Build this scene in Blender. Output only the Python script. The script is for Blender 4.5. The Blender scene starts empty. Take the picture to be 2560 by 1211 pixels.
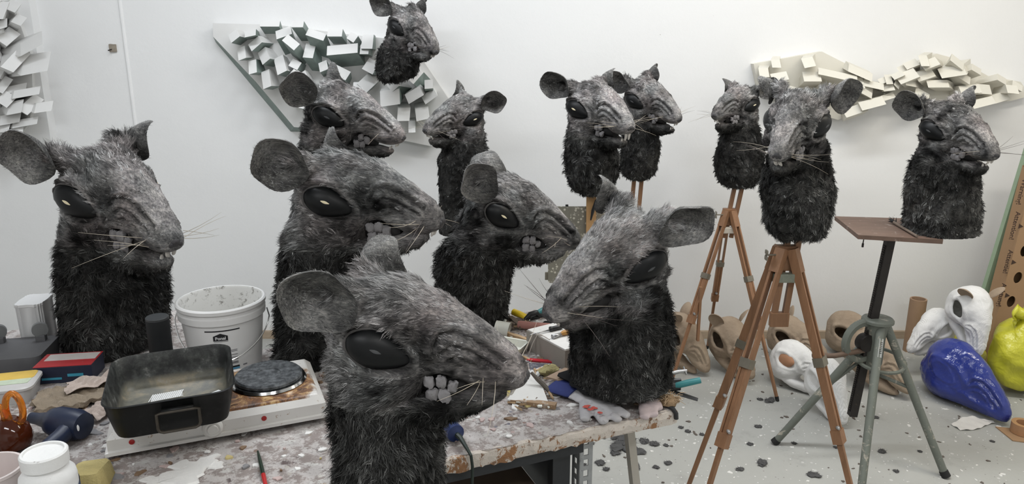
import bpy, bmesh, math, random
import numpy as np
from mathutils import Vector, Matrix, Euler
from mathutils.bvhtree import BVHTree

# ------------------------------------------------------------------ camera, light, exposure
sc = bpy.context.scene
C = sc.collection
FPX, CX, CY, CAM_H, PITCH = 1900.0, 1280.0, 605.5, 1.65, math.radians(15)
cam_d = bpy.data.cameras.new('camera'); cam = bpy.data.objects.new('camera', cam_d); C.objects.link(cam)
cam_d.sensor_fit = 'HORIZONTAL'; cam_d.sensor_width = 36.0; cam_d.lens = 36.0 * FPX / 2560.0
cam_d.clip_start = 0.05
cam.location = (0, 0, CAM_H); cam.rotation_euler = (math.pi / 2 - PITCH, 0, 0)
sc.camera = cam
sc.view_settings.view_transform = 'Standard'; sc.view_settings.look = 'None'
sc.view_settings.gamma = 1.0; sc.view_settings.use_curve_mapping = False
sc.view_settings.exposure = 0.0
w = bpy.data.worlds.new('room_air'); sc.world = w; w.use_nodes = True
w.node_tree.nodes['Background'].inputs[0].default_value = (0.9, 0.95, 1.0, 1)
w.node_tree.nodes['Background'].inputs[1].default_value = 0.15
# ceiling luminaires: (x, y, rotation, watts, colour)
LAMPS = [(-1.2, 2.55, 0, 30, (0.90, 0.945, 1.0)), (0.75, 2.65, 0, 33, (0.95, 0.975, 1.0)), (2.3, 2.3, 0, 26, (1.0, 0.93, 0.80)),
         (-1.2, -0.4, 0, 30, (0.96, 0.98, 1.0)), (1.2, -0.4, 0, 30, (0.98, 0.98, 0.97))]
CEIL = 3.1
for i, (x, y, r, e, c) in enumerate(LAMPS):
    l = bpy.data.lights.new('tube_light', 'AREA'); l.shape = 'RECTANGLE'; l.size = 1.5; l.size_y = 0.22; l.energy = e; l.color = c
    o = bpy.data.objects.new('tube_light', l); C.objects.link(o); o.location = (x, y, CEIL - 0.1); o.rotation_euler = (0, 0, r)

# ------------------------------------------------------------------ helpers
def ray(px, py):
    a = (px - CX) / FPX; b = -(py - CY) / FPX
    return Vector((a, math.cos(PITCH) + b * math.sin(PITCH), -math.sin(PITCH) + b * math.cos(PITCH)))
def PY(px, py, Y):
    r = ray(px, py); return Vector((0, 0, CAM_H)) + r * (Y / r.y)
def PZ(px, py, z):
    r = ray(px, py); return Vector((0, 0, CAM_H)) + r * ((z - CAM_H) / r.z)

def tag(o, label=None, cat=None, group=None, kind=None):
    if label: o['label'] = label
    if cat: o['category'] = cat
    if group: o['group'] = group
    if kind: o['kind'] = kind
    return o
def thing(name, loc=(0, 0, 0), rz=0.0, label=None, cat=None, group=None, kind=None):
    o = bpy.data.objects.new(name, None); o.empty_display_size = 0.05
    C.objects.link(o); o.location = loc; o.rotation_euler = (0, 0, rz)
    return tag(o, label, cat, group, kind)
def link(name, mesh, parent=None, label=None, cat=None, group=None, kind=None):
    o = bpy.data.objects.new(name, mesh); C.objects.link(o)
    if parent is not None: o.parent = parent
    return tag(o, label, cat, group, kind)

class MB:
    """collects shapes, build() links them as one mesh"""
    def __init__(s): s.v = []; s.f = []
    def add(s, v, f, M=None):
        n = len(s.v)
        s.v += [tuple(M @ Vector(p)) for p in v] if M is not None else [tuple(p) for p in v]
        s.f += [tuple(i + n for i in q) for q in f]; return s
    def box(s, c, d, M=None, bev=0.0, jit=0.0):
        x, y, z = [k / 2 for k in d]; cx, cy, cz = c
        if bev <= 0:
            v = [(cx + sx * x, cy + sy * y, cz + sz * z) for sx in (-1, 1) for sy in (-1, 1) for sz in (-1, 1)]
            if jit: v = [tuple(k + random.uniform(-jit, jit) for k in p) for p in v]
            return s.add(v, [(0, 1, 3, 2), (4, 6, 7, 5), (0, 4, 5, 1), (2, 3, 7, 6), (0, 2, 6, 4), (1, 5, 7, 3)], M)
        bm = bmesh.new(); bmesh.ops.create_cube(bm, size=1)
        for q in bm.verts: q.co = Vector((q.co.x * d[0], q.co.y * d[1], q.co.z * d[2]))
        bmesh.ops.bevel(bm, geom=list(bm.edges), offset=min(bev, 0.49 * min(d)), segments=2, profile=0.6, affect='EDGES')
        bm.verts.ensure_lookup_table()
        s.add([q.co + Vector(c) for q in bm.verts], [[q.index for q in f.verts] for f in bm.faces], M); bm.free(); return s
    def prism(s, poly, z0, z1, M=None):
        n = len(poly)
        v = [(x, y, z0) for x, y in poly] + [(x, y, z1) for x, y in poly]
        return s.add(v, [tuple(range(n))[::-1], tuple(range(n, 2 * n))] + [(i, (i + 1) % n, n + (i + 1) % n, n + i) for i in range(n)], M)
    def blob(s, poly, z0, z1, M=None):
        n = len(poly); v = [(x, y, z0) for x, y in poly] + [(x * .9, y * .9, z1) for x, y in poly] + [(0, 0, z1)]
        return s.add(v, [(i, (i + 1) % n, n + (i + 1) % n, n + i) for i in range(n)] + [(n + i, n + (i + 1) % n, 2 * n) for i in range(n)], M)
    def rings(s, R, M=None, cap0=True, cap1=True, closed=False):
        n = len(R[0]); v = [p for r in R for p in r]; f = []
        m = len(R)
        for k in range(m if closed else m - 1):
            for i in range(n):
                a, b = k * n + i, k * n + (i + 1) % n; c, d = ((k + 1) % m) * n + (i + 1) % n, ((k + 1) % m) * n + i
                f.append((a, b, c, d))
        if not closed:
            if cap0: f.append(tuple(range(n))[::-1])
            if cap1: f.append(tuple((m - 1) * n + i for i in range(n)))
        return s.add(v, f, M)
    def lathe(s, prof, n=28, M=None, closed=False, sx=1.0, sy=1.0, cap1=True):
        R = [[(r * math.cos(2 * math.pi * i / n) * sx, r * math.sin(2 * math.pi * i / n) * sy, z) for i in range(n)] for r, z in prof]
        return s.rings(R, M, cap1=cap1, closed=closed)
    def tube(s, pts, r, n=8, M=None, closed=False, flat=1.0):
        pts = [Vector(p) for p in pts]; m = len(pts); R = []
        rr = r if isinstance(r, (list, tuple)) else [r] * m
        up = None
        for k in range(m):
            a = pts[(k - 1) % m] if (k > 0 or closed) else pts[k]; b = pts[(k + 1) % m] if (k < m - 1 or closed) else pts[k]
            t = (b - a).normalized()
            if up is None: up = Vector((0, 0, 1)) if abs(t.z) < 0.9 else Vector((1, 0, 0))
            u = t.cross(up)
            if u.length < 1e-4: u = t.cross(Vector((0.3, 1, 0.2)))
            u.normalize(); w_ = u.cross(t).normalized(); up = w_
            R.append([pts[k] + (u * math.cos(2 * math.pi * i / n) + w_ * math.sin(2 * math.pi * i / n) * flat) * rr[k] for i in range(n)])
        return s.rings(R, M, closed=closed)
    def bar(s, a, b, wx, wy, M=None, up=(0, 0, 1), taper=1.0):
        a, b = Vector(a), Vector(b); t = (b - a).normalized(); u = t.cross(Vector(up))
        if u.length < 1e-4: u = t.cross(Vector((1, 0, 0)))
        u.normalize(); q = u.cross(t)
        R = []
        for p, k in ((a, 1.0), (b, taper)):
            R.append([p + u * sx * wx / 2 * k + q * sy * wy / 2 * k for sx, sy in ((-1, -1), (1, -1), (1, 1), (-1, 1))])
        return s.rings(R, M)
    def ball(s, c, r, n=12, m=8, M=None, noise=0.0, seed=0):
        rx, ry, rz = r if isinstance(r, (list, tuple)) else (r, r, r); rnd = random.Random(seed); R = []
        for j in range(m + 1):
            t = math.pi * (0.02 + 0.96 * j / m); R.append([(c[0] + rx * k_ * math.sin(t) * math.cos(2 * math.pi * i / n), c[1] + ry * k_ * math.sin(t) * math.sin(2 * math.pi * i / n), c[2] - rz * k_ * math.cos(t))
                      for i in range(n) for k_ in (1 + rnd.uniform(-noise, noise),)])
        return s.rings(R, M)
    def sheet(s, fn, nu, nv, th=0.0, M=None):
        """surface fn(u,v), optionally thickened along -normal by th"""
        P = [[Vector(fn(i / nu, j / nv)) for i in range(nu + 1)] for j in range(nv + 1)]
        W = nu + 1
        v = [P[j][i] for j in range(nv + 1) for i in range(W)]
        f = [(j * W + i, j * W + i + 1, (j + 1) * W + i + 1, (j + 1) * W + i) for j in range(nv) for i in range(nu)]
        if th:
            n0 = len(v); B = []
            for j in range(nv + 1):
                for i in range(W):
                    du = P[j][min(i + 1, nu)] - P[j][max(i - 1, 0)]; dv = P[min(j + 1, nv)][i] - P[max(j - 1, 0)][i]
                    nn = du.cross(dv); nn = nn.normalized() if nn.length > 1e-9 else Vector((0, 0, 1)); B.append(P[j][i] - nn * th)
            v += B; f += [tuple(n0 + k for k in q[::-1]) for q in f]
            rim = [i for i in range(W)] + [j * W + nu for j in range(1, nv + 1)] + [nv * W + i for i in range(nu - 1, -1, -1)] + [j * W for j in range(nv - 1, 0, -1)]
            for k in range(len(rim)):
                a, b = rim[k], rim[(k + 1) % len(rim)]; f.append((b, a, n0 + a, n0 + b))
        return s.add(v, f, M)
    def mesh(s, name, mat, smooth=False, angle=None):
        me = bpy.data.meshes.new(name); me.from_pydata(s.v, [], s.f); me.validate()
        bm = bmesh.new(); bm.from_mesh(me); bmesh.ops.recalc_face_normals(bm, faces=bm.faces)
        if smooth:
            lim = math.radians(angle or 40)
            for e in bm.edges: e.smooth = not (len(e.link_faces) == 2 and e.calc_face_angle(0) > lim)
        bm.to_mesh(me); bm.free()
        if smooth: me.polygons.foreach_set('use_smooth', [True] * len(me.polygons))
        for m_ in (mat if isinstance(mat, (list, tuple)) else [mat]): me.materials.append(m_)
        return me
    def build(s, name, mat, parent=None, smooth=False, label=None, cat=None, group=None, kind=None, angle=None):
        return link(name, s.mesh(name, mat, smooth, angle), parent, label, cat, group, kind)

def rot(ax, ay, az): return Euler((ax, ay, az)).to_matrix().to_4x4()
def TR(loc, ax=0, ay=0, az=0): return Matrix.Translation(loc) @ rot(ax, ay, az)
R_ = math.radians

# value noise, vectorised
def _h(i, j, k, s):
    n = (i * 374761393 + j * 668265263 + k * 2147483647 + s * 1274126177) & 0xffffffff
    n = ((n ^ (n >> 13)) * 1274126177) & 0xffffffff
    return ((n ^ (n >> 16)) & 0xffff) / 65535.0
def vnoise(p, s=0):
    p = np.asarray(p, float); i = np.floor(p).astype(np.int64); f = p - i; f = f * f * (3 - 2 * f); r = 0
    for a in (0, 1):
        for b in (0, 1):
            for c in (0, 1):
                wgt = (f[:, 0] if a else 1 - f[:, 0]) * (f[:, 1] if b else 1 - f[:, 1]) * (f[:, 2] if c else 1 - f[:, 2])
                r = r + wgt * _h(i[:, 0] + a, i[:, 1] + b, i[:, 2] + c, s)
    return r * 2 - 1

# ------------------------------------------------------------------ materials
class NT:
    def __init__(s, name, rough=0.6, spec=0.5, metal=0.0):
        s.m = bpy.data.materials.new(name); s.m.use_nodes = True; s.t = s.m.node_tree; s.b = s.t.nodes['Principled BSDF']
        s.b.inputs['Roughness'].default_value = rough; s.b.inputs['Specular IOR Level'].default_value = spec; s.b.inputs['Metallic'].default_value = metal
        s.co = s.n('ShaderNodeTexCoord').outputs['Object']
    def n(s, t, **k):
        q = s.t.nodes.new(t)
        for a, b in k.items(): setattr(q, a, b)
        return q
    def l(s, a, b): s.t.links.new(a, b)
    def noise(s, scale, detail=4, rough=0.6, dist=0.0, st=None, co=None):
        q = s.n('ShaderNodeTexNoise'); q.inputs['Scale'].default_value = scale; q.inputs['Detail'].default_value = detail
        q.inputs['Roughness'].default_value = rough; q.inputs['Distortion'].default_value = dist
        c = co or s.co
        if st:
            m = s.n('ShaderNodeMapping'); m.inputs['Scale'].default_value = st; s.l(c, m.inputs[0]); c = m.outputs[0]
        s.l(c, q.inputs['Vector']); return q.outputs['Fac']
    def voro(s, scale, feature='F1', out='Distance', rnd=1.0):
        q = s.n('ShaderNodeTexVoronoi', feature=feature); q.inputs['Scale'].default_value = scale; q.inputs['Randomness'].default_value = rnd
        s.l(s.co, q.inputs['Vector']); return q.outputs[out]
    def ramp(s, fac, stops, interp='LINEAR'):
        q = s.n('ShaderNodeValToRGB'); q.color_ramp.interpolation = interp; e = q.color_ramp.elements
        while len(e) < len(stops): e.new(0.5)
        for k, (p, c) in zip(e, stops):
            k.position = p; k.color = (*c, 1) if len(c) == 3 else c
        s.l(fac, q.inputs[0]); return q.outputs[0]
    def mix(s, fac, a, b, mode='MIX'):
        q = s.n('ShaderNodeMix', data_type='RGBA', blend_type=mode)
        for idx, val in ((0, fac), (6, a), (7, b)):
            if isinstance(val, (int, float)): q.inputs[idx].default_value = val
            elif isinstance(val, tuple): q.inputs[idx].default_value = (*val, 1)
            else: s.l(val, q.inputs[idx])
        return q.outputs[2]
    def color(s, c):
        if isinstance(c, tuple): s.b.inputs['Base Color'].default_value = (*c, 1)
        else: s.l(c, s.b.inputs['Base Color'])
        return s
    def bump(s, h, strength=0.3, dist=0.01):
        q = s.n('ShaderNodeBump'); q.inputs['Strength'].default_value = strength; q.inputs['Distance'].default_value = dist
        s.l(h, q.inputs['Height']); s.l(q.outputs[0], s.b.inputs['Normal']); return s
def sr(*c): return tuple(((k / 255 + 0.055) / 1.055) ** 2.4 if k > 10 else k / 255 / 12.92 for k in c)
def simple(name, col, rough=0.6, var=0.15, scale=20, spec=0.4, metal=0.0, bump=0.0, dirt=None, dirt_amt=0.55, st=None):
    t = NT(name, rough, spec, metal); n = t.noise(scale, 5, 0.65, st=st)
    c = t.mix(n, tuple(max(0, k * (1 - var)) for k in col), tuple(min(1, k * (1 + var)) for k in col))
    if dirt:
        d = t.ramp(t.noise(scale * 1.7, 6, 0.75, 0.5), [(dirt_amt, (0, 0, 0)), (dirt_amt + 0.12, (1, 1, 1))])
        c = t.mix(d, c, dirt)
    t.color(c)
    if bump: t.bump(t.noise(scale * 4, 5), bump, 0.005)
    return t.m
# ------------------------------------------------------------------ shared materials
WALL_Y = 4.05
t = NT('wall_paint', 0.75, 0.25)
sp = t.ramp(t.voro(9.0), [(0.0, (1, 1, 1)), (0.028, (0, 0, 0))]); sp2 = t.ramp(t.noise(1.1, 2), [(0.52, (0, 0, 0)), (0.6, (1, 1, 1))])
c = t.mix(t.noise(1.3, 4), (0.80, 0.80, 0.795), (0.86, 0.86, 0.855))
c = t.mix(t.mix(1.0, sp, sp2, 'MULTIPLY'), c, (0.35, 0.34, 0.32))
t.color(c).bump(t.noise(14, 6, 0.7), 0.12, 0.01); M_WALL = t.m
t = NT('floor_concrete', 0.55, 0.3)
c = t.mix(t.noise(0.9, 6, 0.6), (0.34, 0.34, 0.318), (0.45, 0.45, 0.425))
c = t.mix(t.ramp(t.noise(5, 6, 0.8), [(0.55, (0, 0, 0)), (0.8, (0.6, 0.6, 0.6))]), c, (0.22, 0.21, 0.195))
c = t.mix(t.ramp(t.voro(16), [(0.0, (1, 1, 1)), (0.09, (1, 1, 1)), (0.12, (0, 0, 0))]), c, t.mix(t.noise(3.1, 2), (0.36, 0.36, 0.34), (0.72, 0.72, 0.70)))
c = t.mix(t.ramp(t.voro(41), [(0.0, (1, 1, 1)), (0.10, (1, 1, 1)), (0.13, (0, 0, 0))]), c, t.mix(t.ramp(t.noise(7, 2), [(0.45, (0, 0, 0)), (0.5, (1, 1, 1))]), (0.24, 0.23, 0.21), (0.68, 0.68, 0.66)))
t.color(c).bump(t.noise(30, 6, 0.7), 0.15, 0.01); M_FLOOR = t.m
M_CEIL = simple('ceiling_white', (0.8, 0.8, 0.8), 0.8, 0.03, 3)
M_TRIM = simple('trim_wood', (0.42, 0.33, 0.24), 0.6, 0.3, 12, st=(1, 8, 8))

# ------------------------------------------------------------------ room shell
XL, XR, YB = -3.2, 3.15, -2.2
def wallbox(name, c, d, mat=M_WALL): return MB().box(c, d).build(name, mat, kind='structure')
wallbox('floor', ((XL + XR) / 2, (WALL_Y + YB) / 2, -0.05), (XR - XL + 0.4, WALL_Y - YB + 0.4, 0.1), M_FLOOR)
wallbox('ceiling', ((XL + XR) / 2, (WALL_Y + YB) / 2, CEIL + 0.05), (XR - XL + 0.4, WALL_Y - YB + 0.4, 0.1), M_CEIL)
wallbox('wall_back', ((XL + XR) / 2, WALL_Y + 0.1, CEIL / 2), (XR - XL + 0.4, 0.2, CEIL))
wallbox('wall_left', (XL - 0.1, (WALL_Y + YB) / 2, CEIL / 2), (0.2, WALL_Y - YB, CEIL))
wallbox('wall_right', (XR + 0.1, (WALL_Y + YB) / 2, CEIL / 2), (0.2, WALL_Y - YB, CEIL))
wallbox('wall_front', ((XL + XR) / 2, YB - 0.1, CEIL / 2), (XR - XL + 0.4, 0.2, CEIL))
# pilaster at the far left and the rounded plaster bead beside it
wallbox('wall_pilaster', ((XL - 2.42) / 2, WALL_Y - 0.03, CEIL / 2), (-2.42 - XL, 0.06, CEIL))
MB().tube([(-1.995, WALL_Y + 0.004, 0.0), (-1.995, WALL_Y + 0.004, CEIL)], 0.011, 10).build('trim_1', M_WALL, smooth=True, kind='structure')
MB().box((0.8, WALL_Y - 0.01, 0.022), (4.6, 0.02, 0.044)).build('baseboard_back', M_TRIM, kind='structure')
M_LAMP = simple('lamp_housing', (0.75, 0.75, 0.75), 0.4, 0.02)
t = NT('lamp_tube'); t.color((0.9, 0.9, 0.9)); t.b.inputs['Emission Color'].default_value = (0.95, 0.98, 1, 1); t.b.inputs['Emission Strength'].default_value = 3.0; M_TUBE = t.m
for i, (x, y, r, e, c) in enumerate(LAMPS):
    side = 'behind the easels' if y > 0 else 'at the entrance side'
    k = thing('ceiling_lamp', (x, y, CEIL), r, 'long white fluorescent ceiling lamp with two bare tubes', 'lamp', 'fluorescent ceiling lamps')
    MB().box((0, 0, -0.03), (1.55, 0.16, 0.06), bev=0.01).build('housing', M_LAMP, k)
    for s in (-1, 1): MB().tube([(-0.72, s * 0.05, -0.076), (0.72, s * 0.05, -0.076)], 0.015, 10).build('tube', M_TUBE, k, True)
# ------------------------------------------------------------------ rat heads
M_RAT = {}
def col_mat(name, rough, bump_scale, bump, spec=0.12):
    t = NT(name, rough, spec); a = t.n('ShaderNodeAttribute', attribute_name='col')
    n = t.noise(190, 5, 0.7, 0.4, st=(0.14, 1, 1)); n2 = t.noise(34, 5, 0.7, 0.5, st=(0.6, 1, 1))
    c = t.mix(1.0, a.outputs['Color'], t.ramp(n, [(0.32, (0.35, 0.35, 0.36)), (0.5, (1, 1, 1)), (0.72, (1.9, 1.85, 1.8))]), 'MULTIPLY')
    c = t.mix(1.0, c, t.ramp(n2, [(0.3, (0.55, 0.54, 0.57)), (0.7, (1.45, 1.42, 1.38))]), 'MULTIPLY')
    t.color(c)
    if bump: t.bump(t.noise(bump_scale, 6, 0.7, 0.3, st=(0.25, 1, 1)), bump, 0.006)
    return t.m
M_RSKIN = col_mat('rat_painted_hide', 0.8, 170, 0.8)
t = NT('rat_fur', 0.8, 0.08); t.color(t.n('ShaderNodeAttribute', attribute_name='col').outputs['Color']); M_RFUR = t.m
t = NT('rat_eye_black', 0.42, 0.25); t.color((0.004, 0.0045, 0.005)).bump(t.noise(260, 2), 0.04, 0.002); M_EYE = t.m
M_PUP = simple('cream_eye_mark', (0.75, 0.66, 0.45), 0.6, 0.1); M_MARKD = simple('grey_eye_mark', (0.055, 0.057, 0.06), 0.5, 0.3)
M_TOOTH = simple('dirty_tooth', (0.55, 0.52, 0.48), 0.5, 0.25, 60, dirt=(0.12, 0.11, 0.10), dirt_amt=0.56)
M_MOLAR = simple('grey_molar', (0.19, 0.182, 0.185), 0.6, 0.3, 80, dirt=(0.09, 0.085, 0.08), dirt_amt=0.55)
M_RIM = simple('eye_rim_grey', (0.075, 0.070, 0.068), .8, .5, 90)
M_NOSE = simple('dark_nose', (0.045, 0.043, 0.045), 0.55, 0.4, 60, bump=0.3)
M_MOUTH = simple('mouth_shade_black', (0.012, 0.011, 0.011), 0.7, 0.2)
M_WHISK = simple('pale_whisker', (0.42, 0.37, 0.30), 0.5, 0.3, 50); M_WHISKD = simple('brown_whisker', (0.07, 0.055, 0.05), 0.5, 0.3, 50)

HX = np.array([-.185, -.17, -.145, -.11, -.06, -.01, .04, .055, .075, .10, .13, .165, .20, .23, .252, .266, .272])
HT = np.array([.03, .075, .108, .130, .142, .139, .128, .123, .115, .103, .085, .061, .036, .014, -.004, -.022, -.042])
HB = np.array([-.05, -.12, -.15, -.165, -.17, -.155, -.115, -.080, -.058, -.056, -.074, -.089, -.092, -.086, -.078, -.070, -.056])
HW = np.array([.03, .085, .112, .130, .140, .124, .100, .096, .090, .084, .076, .066, .053, .045, .040, .031, .012]) * np.interp(HX, [-.1, .02, .10, .17, .25], [.84, .84, .80, .76, .86])
JX = np.array([-.04, 0, .05, .10, .15, .19, .215, .226])
JT = np.array([-.112, -.112, -.104, -.098, -.094, -.093, -.093, -.098])
JB = np.array([-.150, -.172, -.174, -.168, -.156, -.138, -.120, -.112])
JW = np.array([.10, .098, .085, .068, .052, .038, .028, .010]) * .86

def head_rings(n=44):
    xs = np.concatenate([np.linspace(-.185, .24, 40), [.252, .26, .266, .270, .272]]); R = []
    for x in xs:
        zt, zb, wd = np.interp(x, HX, HT), np.interp(x, HX, HB), np.interp(x, HX, HW)
        zm = zb + (zt - zb) * np.interp(x, [-.18, 0, .1, .27], [.5, .46, .36, .42])
        ring = []
        for i in range(n):
            a = 2 * math.pi * i / n; c, s = math.cos(a), math.sin(a)
            e = np.interp(x, [-.1, .1, .25], [.92, 1.05, .95]) if s > 0 else .8
            ring.append((x, wd * math.copysign(abs(c) ** e, c), zm + ((zt - zm) if s > 0 else (zm - zb)) * math.copysign(abs(s) ** .9, s)))
        R.append(ring)
    return R
def jaw_rings(opening, n=28):
    R = []; A = Matrix.Translation((0.0, 0, -.10)) @ Matrix.Rotation(opening, 4, 'Y') @ Matrix.Translation((0, 0, .10))
    for x in np.linspace(-.04, .226, 24):
        zt, zb, wd = np.interp(x, JX, JT), np.interp(x, JX, JB), np.interp(x, JX, JW); zm = zt - (zt - zb) * .35
        R.append([A @ Vector((x, wd * math.copysign(abs(math.cos(a)) ** .8, math.cos(a)), zm + ((zt - zm) if math.sin(a) > 0 else (zm - zb)) * math.copysign(abs(math.sin(a)) ** .85, math.sin(a))))
                  for a in [2 * math.pi * i / n for i in range(n)]])
    return R, A
CREASES = [([(.080, .018), (.090, .043), (.118, .050), (.155, .036), (.20, .008), (.225, -.008)], .010, .0045),
           ([(.096, .004), (.116, .020), (.15, .011), (.19, -.012), (.215, -.026)], .008, .0042),
           ([(.108, -.014), (.13, -.005), (.165, -.022)], .006, .004)]
def seg_dist(P, poly):
    d = np.full(len(P), 9.0); side = np.zeros(len(P))
    for (a, b) in zip(poly[:-1], poly[1:]):
        a = np.array(a); b = np.array(b); ab = b - a; t = np.clip(((P - a) @ ab) / (ab @ ab), 0, 1)
        v = P - (a + t[:, None] * ab); dd = np.hypot(v[:, 0], v[:, 1]); m = dd < d
        side[m] = (ab[0] * v[m, 1] - ab[1] * v[m, 0]) / np.hypot(*ab); d[m] = dd[m]
    return d, side
EYE_C, EYE_A, EYE_B, EYE_T = np.array([-.032, .004]), .070, .040, R_(-23)
def eye_uv(P):
    q = P - EYE_C; c, s = math.cos(EYE_T), math.sin(EYE_T)
    u = (q[:, 0] * c + q[:, 1] * s) / EYE_A; v = (-q[:, 0] * s + q[:, 1] * c) / EYE_B
    return u, v / (1 - .32 * np.clip(u, -.2, 1.2))          # narrower towards the nose

def voxel(mb, size):
    me = bpy.data.meshes.new('tmp'); me.from_pydata([tuple(p) for p in mb.v], [], mb.f)
    o = bpy.data.objects.new('tmp', me); C.objects.link(o)
    bm = bmesh.new(); bm.from_mesh(me); bmesh.ops.recalc_face_normals(bm, faces=bm.faces); bm.to_mesh(me); bm.free()
    m = o.modifiers.new('r', 'REMESH'); m.mode = 'VOXEL'; m.voxel_size = size; m.use_smooth_shade = True
    dg = bpy.context.evaluated_depsgraph_get(); r = bpy.data.meshes.new_from_object(o.evaluated_get(dg))
    bpy.data.objects.remove(o); bpy.data.meshes.remove(me); return r
def getco(me):
    a = np.empty(len(me.vertices) * 3); me.vertices.foreach_get('co', a); return a.reshape(-1, 3)
def getno(me):
    a = np.empty(len(me.vertices) * 3); me.vertices.foreach_get('normal', a); return a.reshape(-1, 3)
def setco(me, co): me.vertices.foreach_set('co', co.ravel()); me.update()
def laplace(me, co, it=2, k=.5):
    e = np.empty(len(me.edges) * 2, int); me.edges.foreach_get('vertices', e); e = e.reshape(-1, 2)
    for _ in range(it):
        s = np.zeros_like(co); n = np.zeros(len(co))
        np.add.at(s, e[:, 0], co[e[:, 1]]); np.add.at(s, e[:, 1], co[e[:, 0]]); np.add.at(n, e[:, 0], 1); np.add.at(n, e[:, 1], 1)
        co = co * (1 - k) + k * s / np.maximum(n, 1)[:, None]
    return co
def set_col(me, col):
    a = me.color_attributes.new('col', 'FLOAT_COLOR', 'POINT'); a.data.foreach_set('color', np.c_[col, np.ones(len(col))].ravel())

def relief(q, n, amt=1.0):
    """carved detail of a head in its own frame: displacement along the normal"""
    P = q[:, [0, 2]]; sidew = np.clip((np.abs(n[:, 1]) - .12) / .3, 0, 1) * (q[:, 2] > -.2); d = np.zeros(len(q))
    for poly, dep, sg in CREASES:
        dd, sd = seg_dist(P, poly); d -= dep * np.exp(-(dd / sg) ** 2); d += dep * .75 * np.exp(-((dd - 2.1 * sg) / (1.2 * sg)) ** 2) * (sd > 0)
    dd, _ = seg_dist(P, [(-.10, .048), (-.05, .066), (.005, .054), (.05, .028), (.075, -.002)]); d += .011 * np.exp(-(dd / .014) ** 2)
    d -= .014 * np.exp(-(((P[:, 0] - .062) / .020) ** 2 + ((P[:, 1] - .045) / .028) ** 2))
    d += .024 * np.exp(-(((P[:, 0] + .025) / .055) ** 2 + ((P[:, 1] + .085) / .045) ** 2))
    d += .010 * np.exp(-(((P[:, 0] - .205) / .032) ** 2 + ((P[:, 1] + .048) / .018) ** 2))
    d -= .010 * np.exp(-(((P[:, 0] - .14) / .03) ** 2 + ((P[:, 1] + .03) / .012) ** 2))
    dd, _ = seg_dist(P, [(.06, -.045), (.085, -.038), (.12, -.048)]); d += .007 * np.exp(-(dd / .009) ** 2)
    d += .012 * np.exp(-(((P[:, 0] + .098) / .022) ** 2 + ((P[:, 1] - .022) / .03) ** 2))
    u, v = eye_uv(P); r = np.hypot(u, v)
    d -= .020 * np.clip((1.0 - r) / .25, 0, 1); d += .0045 * np.exp(-((r - 1.22) / .13) ** 2)
    return d * sidew * amt, r

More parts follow.
